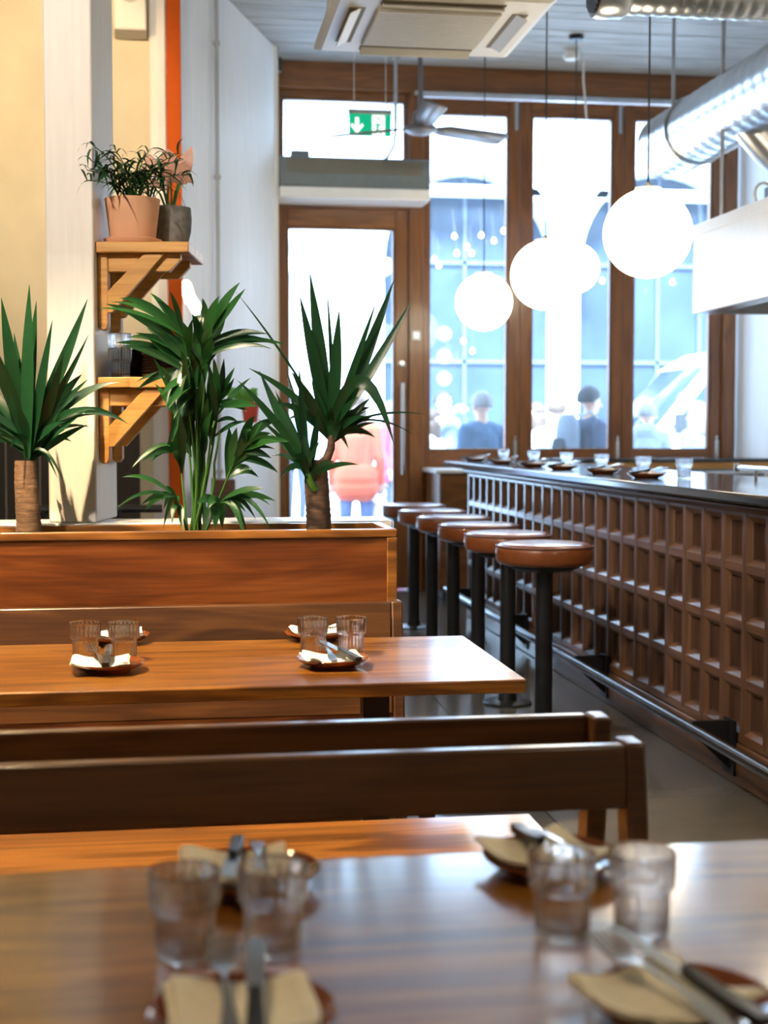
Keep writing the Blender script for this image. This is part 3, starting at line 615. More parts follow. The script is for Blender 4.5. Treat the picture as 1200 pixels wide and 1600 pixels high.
def fork_mesh():
    mb = MB()
    strip(mb, [(-.095, .006, .003), (-.090, .0105, .003), (-.07, .0095, .005), (-.03, .0045, .008), (.015, .0028, .008), (.03, .004, .006), (.042, .0105, .003), (.052, .0125, .002), (.058, .0125, .0025)], .0022)
    for x in (-.0108, -.0036, .0036, .0108): strip(mb, [(.057, .0017, .0025), (.075, .0017, .004), (.092, .0015, .008), (.097, .0006, .010)], .0018, x)
    return mb.mesh('fork', 'steel')
FORK = fork_mesh()
kb = MB(); strip(kb, [(.0, .0075, .006), (.02, .009, .006), (.07, .0095, .006), (.095, .0085, .006), (.108, .004, .006), (.111, .001, .006)], .0016); KB = kb.mesh('blade', 'steel')
kh = MB(); strip(kh, [(-.100, .0065, .002), (-.098, .0085, .001), (-.05, .0085, .0008), (-.012, .0072, .002), (.0, .006, .003), (.006, .005, .004)], .0115); KH = kh.mesh('handle', 'black_handle')
def setting(p, rotz, nap, seed, names, group, fork=(-.014, .012, .06), knife=(.016, .0, -.28), nshift=(0, 0), nrot=0, cut=True, tilt=.08):
    base = Matrix.Translation(p) @ Matrix.Rotation(rotz, 4, 'Z')
    o = put('plate', PLATE); o.matrix_world = base; tag(o, names[0], 'plate', group+', plates')
    o = put('napkin', NAPS[nap][seed % 3], solid=.0012); o.matrix_world = base @ Matrix.Translation((nshift[0], nshift[1], .001)) @ Matrix.Rotation(nrot, 4, 'Z'); tag(o, names[1], 'napkin', group+', napkins')
    if not cut: return
    for which, (dx, dy, r) in (('fork', fork), ('knife', knife)):
        m = base @ Matrix.Translation((dx, dy, .030)) @ Matrix.Rotation(r, 4, 'Z') @ Matrix.Rotation(tilt, 4, 'X')
        if which == 'fork': o = put('fork', FORK); o.matrix_world = m; tag(o, names[2], 'fork', group+', forks')
        else:
            o = bpy.data.objects.new('knife', None); col.objects.link(o); o.empty_display_size = .02; o.matrix_world = m; tag(o, names[3], 'knife', group+', knives'); put('blade', KB, o); put('handle', KH, o, .002)
def names(where): return ['brown glazed plate '+where, 'folded cream napkin on the plate '+where, 'steel fork on the napkin '+where, 'black-handled knife on the napkin '+where]
# far table
G = 'place settings on the far table'
setting(P(168, 1048, z=TZ), .12, 'white_paper', 0, names('at the front left of the far table'), G, nshift=(-.018, -.012), nrot=-.15, fork=(-.022, .018, .12), knife=(.0, .0, -.12))
setting(P(520, 1041, z=TZ), -.05, 'white_paper', 1, names('at the front right of the far table'), G, nshift=(.0, -.012), nrot=.1, fork=(-.012, .018, .10), knife=(.018, .004, .38))
setting(P(182, 1004, z=TZ), PI, 'white_paper', 2, names('at the back left of the far table'), G, nshift=(.0, 0))
setting(P(494, 999, z=TZ), PI+.1, 'white_paper', 0, names('at the back right of the far table'), G, nshift=(-.008, 0))
for (px, py, lb) in ((134, 1031, 'ribbed clear tumbler, leftmost on the far table'), (194, 1031, 'ribbed clear tumbler, second from left on the far table'), (489, 1023, 'ribbed clear tumbler, second from right on the far table'), (549, 1022, 'ribbed clear tumbler, rightmost on the far table')):
    tumbler(P(px, py, z=TZ), lb, 'tumblers on the far table')
# near table
G = 'place settings on the near table'
setting(P(378, 1612, z=TZ), 0, 'linen', 1, names('at the bottom left, on the near table'), G, fork=(-.014, .014, .02), knife=(.012, -.01, -.06), tilt=.12)
setting(P(1066, 1592, z=TZ), .30, 'linen', 2, names('at the bottom right, on the near table'), G, fork=(-.016, .016, .08), knife=(.014, .012, .12), tilt=.12, nshift=(-.012, .012), nrot=.1)
setting(P(388, 1384, z=TZ), PI, 'linen', 0, names('behind the left pair of near tumblers'), G, fork=(-.012, .004, -.05), knife=(.018, .0, -.10), nshift=(.012, -.012))
setting(P(862, 1360, z=TZ), PI+.12, 'linen', 1, names('behind the right pair of near tumblers'), G, fork=(-.006, .0, -.02), knife=(.016, .0, -.05), nshift=(.006, -.012), nrot=.2)
for (px, py, lb) in ((289, 1494, 'blurred ribbed tumbler, leftmost on the near table'), (427, 1484, 'blurred ribbed tumbler, second from left on the near table'), (878, 1462, 'blurred ribbed tumbler, second from right on the near table'), (1002, 1458, 'blurred ribbed tumbler, rightmost on the near table')):
    tumbler(P(px, py, z=TZ), lb, 'tumblers on the near table')
# bar top
BZ = 1.06; G = 'place settings along the bar'
od = ['nearest', 'second nearest', 'third', 'fourth', 'fifth', 'farthest']
for i, px in enumerate((1010, 942, 878, 832, 783, 742)):
    y = P(px, 720, X=2.13).y; w = 'along the bar, %s one%s' % (od[i], '' if i in (0, 1, 5) else ' from the near end')
    setting(Vector((2.13, y, BZ)), PI/2*-1+rnd(-.2, .2), 'white_paper', i, names(w), G, fork=(-.03, .02, .3), knife=(.025, .0, .1), nshift=(0, .01), tilt=.12)
for i, px in enumerate((1069, 1005, 940, 885, 834, 787)):
    y = P(px, 720, X=2.27).y; tumbler((2.27, y, BZ), 'ribbed tumbler on the bar, %s%s' % (od[i], ' to the viewer' if i == 0 else ' from the near end' if i < 5 else ', close to the windows'), 'tumblers on the bar')
# shelf stock
g1 = pil(.062, .085, S2); tumbler(g1, 'bottom tumbler of the stack on the lower wall shelf', 'tumblers on the wall shelf'); tumbler(g1+Vector((0, 0, .0465)), 'top tumbler of the stack on the lower wall shelf', 'tumblers on the wall shelf')
for (sx, sy, n, lb) in ((.094, .268, 10, 'dark glazed plate in the stack nearest the pillar, lower shelf'), (.203, .135, 10, 'dark glazed plate in the stack at the outer end of the lower shelf')):
    for k in range(n):
        o = put('plate', DPLATE); o.location = pil(sx+rnd(-.001, .001), sy+rnd(-.001, .001), S2+k*.0093); tag(o, lb, 'plate', 'stacked dark plates '+('near the pillar' if n and sx < .15 else 'at the shelf end'))
# ------------------------------------------------------------------ hung from the ceiling
def globe(c, r, label, zc=CZ, power=True):
    t = thing('globe_pendant', label, 'lamp', c, group='white globe pendant lamps')
    MB().lathe([(0, -r)]+[(r*math.sin(PI*k/24), -r*math.cos(PI*k/24)) for k in range(1, 23)]+[(r*.13, r*.985), (0, r*.985)], 40).build('globe', 'globe_glow', t)
    MB().lathe([(0, r*.97), (r*.3, r*.965), (r*.3, r*1.02), (r*.08, r*1.05), (r*.05, r*1.14), (0, r*1.14)], 24).build('cap', 'ac_plastic', t)
    MB().cyl((0, 0, r*1.1), (0, 0, zc-c[2]-.03), .0045, 8).build('cord', 'cable_dark', t)
    MB().lathe([(0, zc-c[2]-.035), (.05, zc-c[2]-.035), (.055, zc-c[2]), (0, zc-c[2])], 20).build('ceiling_rose', 'black_metal', t)
globe((2.150, 4.42, 2.17), .2, 'lit globe lamp cut off by the right edge of the photo')
globe((2.133, 6.25, 2.166), .2, 'largest fully seen lit globe lamp, over the bar')
globe((2.148, 8.10, 2.18), .2, 'lit globe lamp in the middle of the row, overlapping a smaller one')
globe((2.181, 9.90, 2.186), .2, 'lit globe lamp nearest the door, lowest in view')
globe((2.927, 10.2, 2.47), .18, 'lit globe lamp partly hidden behind the middle globe')
ac = thing('ceiling_air_conditioner', 'cream cassette air conditioner hung below the ceiling', 'air conditioner', (1.165, 6.47, 3.10)); h = .475
MB().add([(-h, -h, .012), (h, -h, .012), (h, h, .012), (-h, h, .012), (-h+.03, -h+.03, 0), (h-.03, -h+.03, 0), (h-.03, h-.03, 0), (-h+.03, h-.03, 0), (-h, -h, .035), (h, -h, .035), (h, h, .035), (-h, h, .035)], [(0, 1, 5, 4), (1, 2, 6, 5), (2, 3, 7, 6), (3, 0, 4, 7), (4, 5, 6, 7), (0, 8, 9, 1), (1, 9, 10, 2), (2, 10, 11, 3), (3, 11, 8, 0), (8, 11, 10, 9)]).build('fascia', 'ac_plastic', ac, smooth=False)
box('casing', -.42, -.42, .035, .42, .42, .29, 'galvanised', ac, .01)
gr = box('intake_grille', -.275, -.275, -.012, .275, .275, .0, 'ac_filter', ac, .004)
for i in range(16): box('grille_bar', -.265, -.262+i*.034, -.016, .265, -.250+i*.034, -.012, 'ac_plastic', gr)
for k in range(4):
    s = bpy.data.objects.new('air_slot', None); col.objects.link(s); s.parent = ac; s.rotation_euler.z = k*PI/2
    box('recess', -.27, .325, -.003, .27, .395, .0, 'ac_slot', s); o = box('flap', -.265, -.03, -.003, .265, .03, .003, 'ac_plastic', s, .002); o.location = (0, .367, -.012); o.rotation_euler.x = R(-28)
for sx in (-.4, .4):
    for sy in (-.4, .4): MB().cyl((sx, sy, .28), (sx, sy, CZ-3.10), .006, 8).build('hanger_rod', 'galvanised', ac)
fn = thing('ceiling_fan', 'dark grey three-bladed ceiling fan in front of the windows', 'fan', (1.62, 9.3, 3.25))
MB().lathe([(0, -.035), (.06, -.035), (.105, -.015), (.11, .0), (.10, .015), (.055, .03), (.05, .10), (.03, .12), (0, .12)], 32).build('motor', 'fan_grey', fn)
MB().cyl((0, 0, .1), (0, 0, CZ-3.25), .016, 14).build('down_rod', 'fan_grey', fn); MB().lathe([(0, CZ-3.25-.1), (.03, CZ-3.25-.1), (.07, CZ-3.25), (0, CZ-3.25)], 24).build('canopy', 'fan_grey', fn)
bl = MB(); bl.add([(.09, .03, .0), (.09, -.03, .012), (.2, .06, -.008), (.2, -.06, .03), (.66, .075, -.012), (.66, -.07, .035), (.70, .05, -.008), (.70, -.05, .025)], [(0, 1, 3, 2), (2, 3, 5, 4), (4, 5, 7, 6)]); BL = bl.mesh('blade', 'fan_grey')
for a in (26, 146, 268): o = put('blade', BL, fn, solid=.008); o.rotation_euler.z = R(a)
cd = thing('cable_conduit', 'bent grey conduit running from the ceiling to the heater over the door', 'pipe', (1.72, 11.0, 3.33))
MB().tube([(0, 0, CZ-3.33), (0, 0, .27), (-.01, 0, .15), (-.06, 0, .06), (-.10, 0, .026)], .014, 10).build('pipe', 'galvanised', cd); MB().box(-.03, -.02, CZ-3.33-.02, .03, .02, CZ-3.33).build('fixing', 'galvanised', cd)
ah = thing('air_curtain', 'long grey air curtain heater mounted over the door', 'heater', (1.38, 10.95, 3.03)); w = .575
box('housing', -w, -.16, .085, w, .20, .31, 'grey_paint', ah, .012); box('outlet_lip', -w, -.17, .0, w, .18, .085, 'white_enamel', ah, .01)
for i in range(9): box('intake_slot', -w+.06, -.164, .255-.0*i+.004*0-.012*i+.03, w-.06, -.160, .260-.012*i+.03, 'ac_slot', ah)
box('junction_box', -w+.10, -.05, .31, -w+.24, .06, .375, 'grey_paint', ah, .004); box('wall_bracket', -w+.1, .20, .1, -w+.2, .34, .28, 'grey_paint', ah); box('wall_bracket', w-.2, .20, .1, w-.1, .34, .28, 'grey_paint', ah)
e0 = P(545, 212, Y=9.9); e1 = P(611, 180, Y=9.9)
ex = thing('exit_sign', 'green and white emergency exit sign hanging over the door', 'sign', ((e0.x+e1.x)/2, 9.9, e0.z)); w = (e1.x-e0.x)/2; hh = e1.z-e0.z
box('panel', -w, -.006, 0, w, .006, hh, 'sign_green', ex); box('lamp_housing', -w-.004, -.02, hh, w+.004, .02, hh+.03, 'galvanised', ex, .003)
MB().prism([(-w+.045, hh-.025), (-w+.045, .06), (-w+.02, .085), (-w+.012, .07), (-w+.057, .018), (-w+.102, .07), (-w+.094, .085), (-w+.069, .06), (-w+.069, hh-.025)], -.008, -.006, 'y').build('arrow', 'sign_white', ex)
box('doorway', .015, -.008, .004, w-.045, -.006, hh-.006, 'sign_white', ex)
fg = MB(); fg.lathe([(0, 0), (.010, 0), (.010, .002), (0, .002)], 12); hd = fg.build('figure_head', 'sign_green', ex); hd.matrix_local = Matrix.Translation((.058, -.008, hh-.028)) @ Matrix.Rotation(R(90), 4, 'X')
fg = MB()
for q in ([(.045, .085), (.068, .09), (.06, .055), (.042, .052)], [(.045, .09), (.022, .075), (.026, .067), (.05, .08)], [(.066, .09), (.085, .072), (.079, .066), (.06, .082)], [(.042, .056), (.028, .014), (.038, .012), (.052, .05)], [(.05, .056), (.075, .04), (.083, .012), (.073, .012), (.066, .034), (.045, .045)]): fg.prism(q, -.0095, -.008, 'y')
fg.build('figure_body', 'sign_green', ex)
for s in (-1, 1): MB().cyl((s*w*.75, 0, hh+.03), (s*w*.75, 0, CZ-e0.z), .003, 6).build('wire', 'white_plastic', ex)
dp = P(893, 78, z=CZ); sd = thing('smoke_detector', 'small round white smoke detector on the plank ceiling', 'detector', (dp.x, dp.y, CZ))
MB().lathe([(0, -.075), (.05, -.075), (.062, -.06), (.064, -.035), (0, -.035)], 28).build('sensor_head', 'white_plastic', sd); MB().lathe([(.056, -.035), (.056, 0), (0, 0)], 28).build('mounting_base', 'white_plastic', sd)
wc = P(906, 118, Y=11.0); hw = thing('hanging_cable', 'loose white cable dangling from the ceiling by the windows', 'cable', (wc.x, 10.9, 3.7)); MB().tube([(0, 0, .45), (.0, 0, .3), (.012, -.01, .15), (.03, 0, .0)], .008, 8).build('cable', 'white_plastic', hw)
# ------------------------------------------------------------------ ducts and hood
dm = thing('spiral_duct', 'big silver spiral ventilation duct above the hood', 'duct', (3.25, 9.15, 3.15)); path = []; rad = []
Ld = 6.6; n = 200
for i in range(n+1): path.append((-.0*i, -Ld*i/n, 0)); rad.append(.205+(.006 if i % 4 == 0 else 0))
MB().tube(path, rad, 36).build('duct', 'galvanised', dm)
MB().lathe([(0, 0), (.19, 0), (.205, .02), (.205, .03), (0, .03)], 36).build('end_cap', 'galvanised', dm).matrix_local = Matrix.Translation((0, .02, 0)) @ Matrix.Rotation(R(90), 4, 'X')
for yy in (-.55, -2.4, -4.4):
    MB().tube([(0, yy, 0)]*0+[(.212*math.cos(a*PI/12), yy, .212*math.sin(a*PI/12)) for a in range(25)], .010, 6).build('clamp_band', 'galvanised', dm)
    for s in (-.16, .16): MB().cyl((s, yy, .13), (s, yy, CZ-3.15), .012, 8).build('hanger_rod', 'galvanised', dm)
bp = MB(); bp.tube([(.02, -1.35, -.12), (.14, -1.37, -.26), (.27, -1.40, -.38), (.33, -1.41, -.46), (.345, -1.41, -.56), (.345, -1.41, -.69)], .125, 24); bp.build('branch', 'galvanised', dm)
for z in (-.47, -.6): MB().tube([(.345+.13*math.cos(a*PI/12), -1.41+.13*math.sin(a*PI/12), z) for a in range(25)], .006, 6).build('joint_band', 'galvanised', dm)
d2 = thing('spiral_duct', 'slim horizontal silver duct with a grille end, at the top edge', 'duct', (1.86, 6.0, 3.17)); path = []; rad = []
for i in range(61): path.append((1.17*i/60, 0, 0)); rad.append(.108+(.004 if i % 3 == 0 else 0))
MB().tube(path, rad, 28).build('duct', 'galvanised', d2)
MB().lathe([(.06, 0), (.125, 0), (.13, .02), (.128, .12), (.108, .15), (.06, .15)], 28).build('collar', 'galvanised', d2).matrix_local = Matrix.Translation((-.06, 0, 0)) @ Matrix.Rotation(R(90), 4, 'Y')
gg = MB().lathe([(0, 0), (.11, 0), (.11, .01), (0, .01)], 24).build('grille', 'black_metal', d2); gg.matrix_local = Matrix.Translation((-.065, 0, 0)) @ Matrix.Rotation(R(90), 4, 'Y')
for i in range(-4, 5): box('grille_bar', -.071, i*.022-.003, -math.sqrt(.11**2-(i*.022)**2), -.065, i*.022+.003, math.sqrt(.11**2-(i*.022)**2), 'steel', d2)
for xx in (.3, .95): MB().cyl((xx, 0, .1), (xx, 0, CZ-3.17), .008, 8).build('hanger_rod', 'galvanised', d2)
hd = thing('extractor_hood', 'large white kitchen extractor hood above the bar at the right', 'hood', (3.0, 3.4, 1.957)); Lh = 4.58
mb = MB(); mb.box(0, 0, 0, .02, Lh, .50); mb.box(1.38, 0, 0, 1.40, Lh, .50); mb.box(.02, 0, 0, 1.38, .02, .50); mb.box(.02, Lh-.02, 0, 1.38, Lh, .50); mb.box(.02, .02, .48, 1.38, Lh-.02, .50); mb.build('canopy', 'white_enamel', hd, .004)
box('top_trim', -.008, -.005, .44, .0, Lh+.005, .505, 'white_enamel', hd, .003); box('gutter', .02, .02, .0, .12, Lh-.02, .03, 'steel', hd)
for i in range(9): o = box('filter', -.22, 0, 0, .22, .46, .03, 'steel', hd, .004); o.location = (.45, .08+i*.49, .22); o.rotation_euler.y = R(35)
jb = box('junction_box', .1, Lh-.86, .50, .2, Lh-.76, .60, 'black_metal', hd, .004); MB().tube([(.1-.05*math.sin(a*PI/6)-.02, Lh-.8, .56+.06*math.cos(a*PI/6)) for a in range(13)], .008, 6).build('cable_coil', 'white_plastic', hd)
for (x, y) in ((.12, Lh-.12), (1.2, Lh-.12), (.12, .4), (1.2, .4)): MB().cyl((x, y, .49), (x, y, CZ-1.957), .012, 8).build('hanger_rod', 'galvanised', hd)
# ------------------------------------------------------------------ behind the bar and by the windows
bc = thing('back_counter', 'dark-topped counter with a timber edge under the right-hand windows', 'counter', (2.95, 10.55, 0))
box('worktop', 0, -.02, 1.035, 1.68, .62, 1.065, 'stone_top', bc, .005); box('edge_strip', .0, -.012, .985, 1.68, .0, 1.035, 'shelf_wood', bc, .003); box('carcass', .02, .0, .0, 1.68, .6, 1.034, 'grey_paint', bc)
for i in range(3):
    d = box('door', .05+i*.54, -.018, .12, .57+i*.54, .0, .97, 'steel', bc, .004); box('handle', .1+i*.54, -.04, .93, .52+i*.54, -.022, .945, 'black_metal', d)
tr = P(1060, 737, X=2.62); ru = thing('steel_rail', 'chrome rail lying along the inner edge of the bar top', 'rail', (2.60, 6.0, 1.06))
MB().cyl((0, -1.2, .045), (0, .3, .045), .012, 12).build('tube', 'steel', ru)
for y in (-1.0, .1): MB().cyl((0, y, 0), (0, y, .045), .008, 10).build('post', 'steel', ru)
MB().lathe([(0, -.02), (.016, -.018), (.018, 0), (.016, .018), (0, .02)], 16, (0, .31, .045)).build('end_knob', 'steel', ru)
cs = thing('waiter_station', 'low brown timber cabinet under the window beside the door', 'cabinet', (2.0, 10.62, 0))
box('carcass', 0, 0, .06, .80, .58, .955, 'frame_wood_wide', cs, .004); box('top', -.03, -.03, .955, .82, .58, .985, 'ledge_and_sheen', cs, .005); box('kick', .03, .03, 0, .77, .55, .06, 'black_metal', cs)  # pale top colour stands in for light reflected off the cabinet
for i in range(2): d = box('door', .01+i*.395, -.018, .08, .40+i*.395-.01, .0, .94, 'frame_wood_wide', cs, .004); MB().lathe([(0, 0), (.012, 0), (.014, .012), (.008, .02), (0, .02)], 14).build('knob', 'steel', d).matrix_local = Matrix.Translation((.36 if i == 0 else .44, -.018, .55)) @ Matrix.Rotation(R(90), 4, 'X')
# wall lamp with two bulbs on the white wall, small plant, cabinet, rail beyond the low wall
lb = P(296, 465, Y=8.55); wlm = thing('wall_lamp', 'wall lamp with two glowing bulbs beside the orange column', 'lamp', (lb.x+.01, 8.62, lb.z))
MB().lathe([(0, 0), (.035, 0), (.035, .02), (0, .02)], 20).build('backplate', 'steel', wlm).matrix_local = Matrix.Rotation(R(90), 4, 'X')
for (dx, dz, an) in ((-.018, .03, .25), (.022, -.05, .5)):
    c = Vector((dx, -.06, dz)); mbb = MB().lathe([(0, -.075), (.018, -.072), (.030, -.055), (.033, 0), (.030, .05), (.016, .07), (0, .074)], 20); o = mbb.build('bulb', 'bulb_glow', wlm); o.location = c; o.rotation_euler = (0, -an, 0)
    MB().cyl((0, -.005, 0), tuple(c), .008, 8).build('arm', 'steel', wlm)
rp = P(383, 640, Y=9.75); sp = thing('potted_plant', 'small lime-green plant in a red pot on the white wall', 'potted plant', (rp.x+.02, 9.45, rp.z-.09))
MB().lathe([(0, 0), (.045, 0), (.06, .12), (.064, .135), (.056, .135), (.052, .115), (0, .11)], 24).build('pot', 'red_pot', sp); box('wall_hook', -.01, .02, .05, .01, .26, .065, 'white_plastic', sp)
for i in range(9):
    az = i*2.4; a = Vector(sp.location)+Vector((0, 0, .12)); d = Vector((math.cos(az)-.7, math.sin(az)*.5-.3, .6)); c = a+d*.16; add_leaf(sp, a, a+d*.09+Vector((0, 0, .05)), c, .06, 'lime_leaf', base=.3, full=.4)
cb = P(351, 780, Y=9.2); wc = thing('side_cabinet', 'small brown timber cabinet in front of the white angled wall', 'cabinet', (cb.x-.02, 8.95, 0)); box('body', -.07, -.2, .05, .07, .1, .98, 'bench_wood', wc, .004); box('door', -.06, -.215, .08, .06, -.2, .94, 'bench_wood', wc, .004); box('foot', -.06, -.19, 0, .06, .09, .05, 'black_metal', wc)
hr = thing('hand_rail', 'low black rail in front of the cream wall behind the shelves', 'rail', (-.2, 7.9, 0)); MB().cyl((-.55, 0, .85), (.14, 0, .85), .022, 12).build('bar', 'black_metal', hr)
for x in (-.5, -.09): MB().cyl((x, 0, 0), (x, 0, .85), .018, 12).build('post', 'black_metal', hr)
# spot lamps that light the tables and the pillar, above the frame
def spot(loc, aim, label, watts, size, blend=.4, colr=(1, .80, .55), rad=.02):
    t = thing('ceiling_spotlight', label, 'lamp', loc, group='black ceiling spotlights'); d = (Vector(aim)-Vector(loc)).normalized(); q = d.to_track_quat('-Z', 'Y')
    MB().cyl((0, 0, .04), (0, 0, CZ-loc[2]), .01, 10).build('stem', 'black_metal', t)
    c = MB().lathe([(.045, -.06), (.05, -.06), (.05, .07), (.03, .09), (0, .09), (0, .08), (.045, .065), (.045, -.06)], 24).build('can', 'black_metal', t); c.rotation_mode = 'QUATERNION'; c.rotation_quaternion = q
    ld = bpy.data.lights.new('spot_beam', 'SPOT'); ld.energy = watts; ld.spot_size = R(size); ld.spot_blend = blend; ld.color = colr; ld.shadow_soft_size = rad
    l = bpy.data.objects.new('spot_beam', ld); col.objects.link(l); l.parent = t; l.rotation_mode = 'QUATERNION'; l.rotation_quaternion = q; l.location = d*.07
spot((-1.35, 2.35, 3.1), (-.34, 4.5, 1.9), 'spotlight aimed at the pillar and planter', 120, 68, .5, (1, .86, .72))
spot((-1.0, 3.4, 3.4), (-.45, 3.5, .72), 'spotlight over the left end of the far table', 420, 70, .6, (1, .74, .42))
spot((-.7, 1.0, 3.4), (-.2, 1.6, .72), 'spotlight over the left end of the near table', 40, 70, .6, (1, .72, .40))
spot((-1.3, 6.6, 3.5), (-1.0, 8.8, 3.05), 'spotlight washing the cream wall', 75, 66, .35, (1, .74, .40))
spot((-.2, 6.4, 3.6), (-.15, 8.8, 3.1), 'spotlight washing the wall behind the shelves', 42, 62, .5, (1, .85, .65))
spot((-1.5, 5.6, 3.7), (2.0, 6.8, .5), 'added spotlight aimed across at the bar stools', 105, 60, .7, (1, .84, .64), .08)  # unseen spot added to warm the bar front and stools
spot((-1.0, 2.2, 3.7), (2.0, 4.8, .5), 'added spotlight aimed across at the near end of the bar', 95, 55, .7, (1, .84, .64), .08)  # likewise unseen, added to brighten the near bar front
for i_, y_ in enumerate((2.6, .8)): globe((2.15, y_, 2.17), .2, ('added globe lamp out of view, right of the near table', 'added globe lamp out of view, behind the near table')[i_])  # unseen lamps added to continue the row as warm fill light
# ------------------------------------------------------------------ the street outside
GZ = -.10
st = struct(tag(box('ground_street', -14, YB+.2, GZ-.2, 24, 26.5, GZ, 'pavement'), 'pale paved street outside'))
FY = 24.0; fx = lambda px: P(px, 600, Y=FY).x; fz = lambda py: P(700, py, Y=FY).z
bld = thing('stone_building', 'pale arcaded stone building across the street', 'building', (0, FY, GZ))
X0 = lambda px: fx(px); zsp = fz(405)-GZ; ztop = 12.0
bays = []; bw = fx(1172)-fx(905); pier = fx(905)-fx(865)
x = fx(905)
spans = [(fx(160), fx(455)), (fx(600), fx(865)), (fx(905), fx(1172)), (fx(1212), fx(1480)), (fx(1520), fx(1790))]
allsp = [(-14, spans[0][0])]
def arch_bay(x0, x1):
    cx, r = (x0+x1)/2, (x1-x0)/2; n = 20; pts = [(cx-r*math.cos(PI*i/n), zsp+r*math.sin(PI*i/n)) for i in range(n+1)]
    mb = MB(); v = []
    for (px_, pz) in pts: v += [(px_, 0, pz), (px_, 0, ztop), (px_, .6, pz), (px_, .6, ztop)]
    fs = []
    for i in range(n):
        a, b = 4*i, 4*i+4; fs += [(a, b, b+1, a+1), (a+2, a+3, b+3, b+2), (a, a+2, b+2, b), (a+1, b+1, b+3, a+3)]
    mb.add(v, fs); mb.build('arch_wall', 'stucco', bld, ang=30)
    v = []
    for (px_, pz) in pts: v += [(cx+(px_-cx)*1.0, -.06, zsp+(pz-zsp)), (cx+(px_-cx)*1.12, -.06, zsp+(pz-zsp)*1.12)]
    MB().add(v, [(2*i, 2*i+2, 2*i+3, 2*i+1) for i in range(n)]).build('archivolt', 'stucco', bld, solid=.12)
    w = bpy.data.objects.new('arched_window', None); col.objects.link(w); w.parent = bld
    MB().prism([(x0, 0), (x1, 0)]+[(a, b) for a, b in pts[::-1]], .5, .52, 'y').build('shop_glazing', 'shop_glass', w)
    for k in range(1, 4): xx = x0+(x1-x0)*k/4; box('mullion', xx-.03, .44, 0, xx+.03, .5, zsp+math.sqrt(max(0, r*r-(xx-cx)**2)), 'shop_frame', w)
    for z in (.9, 2.6, zsp): box('glazing_bar', x0, .44, z-.035, x1, .5, z+.035, 'shop_frame', w)
    box('stall_riser', x0, .3, 0, x1, .44, .7, 'shop_frame', w)
edges = [-14]+[e for s in spans for e in s]+[24]
for s in spans: arch_bay(*s)
for i in range(0, len(edges), 2):
    a, b = edges[i], edges[i+1]
    box('pier', a, 0, 0, b, .6, zsp, 'stucco', bld); box('wall', a, 0, zsp, b, .6, ztop, 'stucco', bld)
    if b-a < 4:
        box('capital', a-.10, -.16, zsp-.28, b+.10, .5, zsp-.02, 'stucco', bld, .04); box('pier_base', a-.07, -.1, 0, b+.07, .5, .5, 'stucco', bld, .02)
        if b-a > 1: box('pilaster_panel', a+.25, -.05, .7, b-.25, 0, zsp-.45, 'stucco', bld, .02)
box('cornice', -14, -.35, 6.9, 24, 0, 7.2, 'stucco', bld, .05); box('string_course', -14, -.12, 5.35, 24, 0, 5.55, 'stucco', bld, .03)
for i in range(9): box('upper_window', -9+i*3.2, -.02, 8.2, -7.6+i*3.2, .0, 10.6, 'shop_glass', bld)
for (zx, zy) in ((150, 278), (192, 313), (158, 335), (207, 335), (240, 275), (282, 293), (315, 260), (83, 355), (98, 376), (645, 427), (880, 432), (975, 247), (180, 628), (210, 662)):
    p = P(640+zx*.4667, 240+zy*.4667, Y=FY-.2); t = thing('festoon_bulb', 'tiny glowing festoon bulb hung in front of the arches outside', 'light bulb', p, group='festoon bulbs across the street')
    MB().lathe([(0, -.035), (.025, -.025), (.035, 0), (.025, .03), (.012, .05), (0, .05)], 14).build('bulb', 'festoon_glow', t); MB().cyl((0, 0, .05), (0, .2, .5), .006, 6).build('wire', 'cable_dark', t)
# ---- van
vn = thing('delivery_van', 'white delivery van parked outside the right-hand windows', 'van', (P(900, 600, Y=17.0).x, 17.0, GZ)); W = 1.95
side = [(0, .35), (0, .95), (.18, 1.12), (.95, 1.28), (1.75, 2.22), (2.1, 2.42), (5.6, 2.45), (5.75, 2.3), (5.75, .35)]
MB().prism(side, 0, W, 'y').build('body', 'van_white', vn, .06)
for y in (-.012, W+.002):
    MB().prism([(1.22, 1.42), (1.74, 2.06), (2.05, 2.06), (2.05, 1.42)], y, y+.01, 'y').build('side_window', 'shop_glass', vn)
MB().add([(1.02, .12, 1.39), (1.02, W-.12, 1.39), (1.70, W-.2, 2.19), (1.70, .2, 2.19)], [(0, 1, 2, 3)]).build('windscreen', 'shop_glass', vn, solid=.02)
for x in (1.0, 4.7):
    for y in (-.02, W-.2): w = MB().lathe([(0, 0), (.2, 0), (.22, .02), (.33, .02), (.35, .05), (.35, .17), (.33, .22), (0, .22)], 28).build('wheel', 'tyre', vn); w.matrix_local = Matrix.Translation((x, y+.22, .35)) @ Matrix.Rotation(R(90), 4, 'X')
box('bumper', -.06, .1, .35, .02, W-.1, .6, 'tyre', vn, .02); box('headlamp', -.01, .15, .75, .05, .45, .95, 'steel', vn, .01); box('headlamp', -.01, W-.45, .75, .05, W-.15, .95, 'steel', vn, .01); box('mirror', 1.25, -.2, 1.35, 1.38, -.02, 1.6, 'tyre', vn, .02)
for x in (2.6, 4.2): box('side_moulding', x, -.012, .9, x+1.4, 0, .96, 'shop_frame', vn)
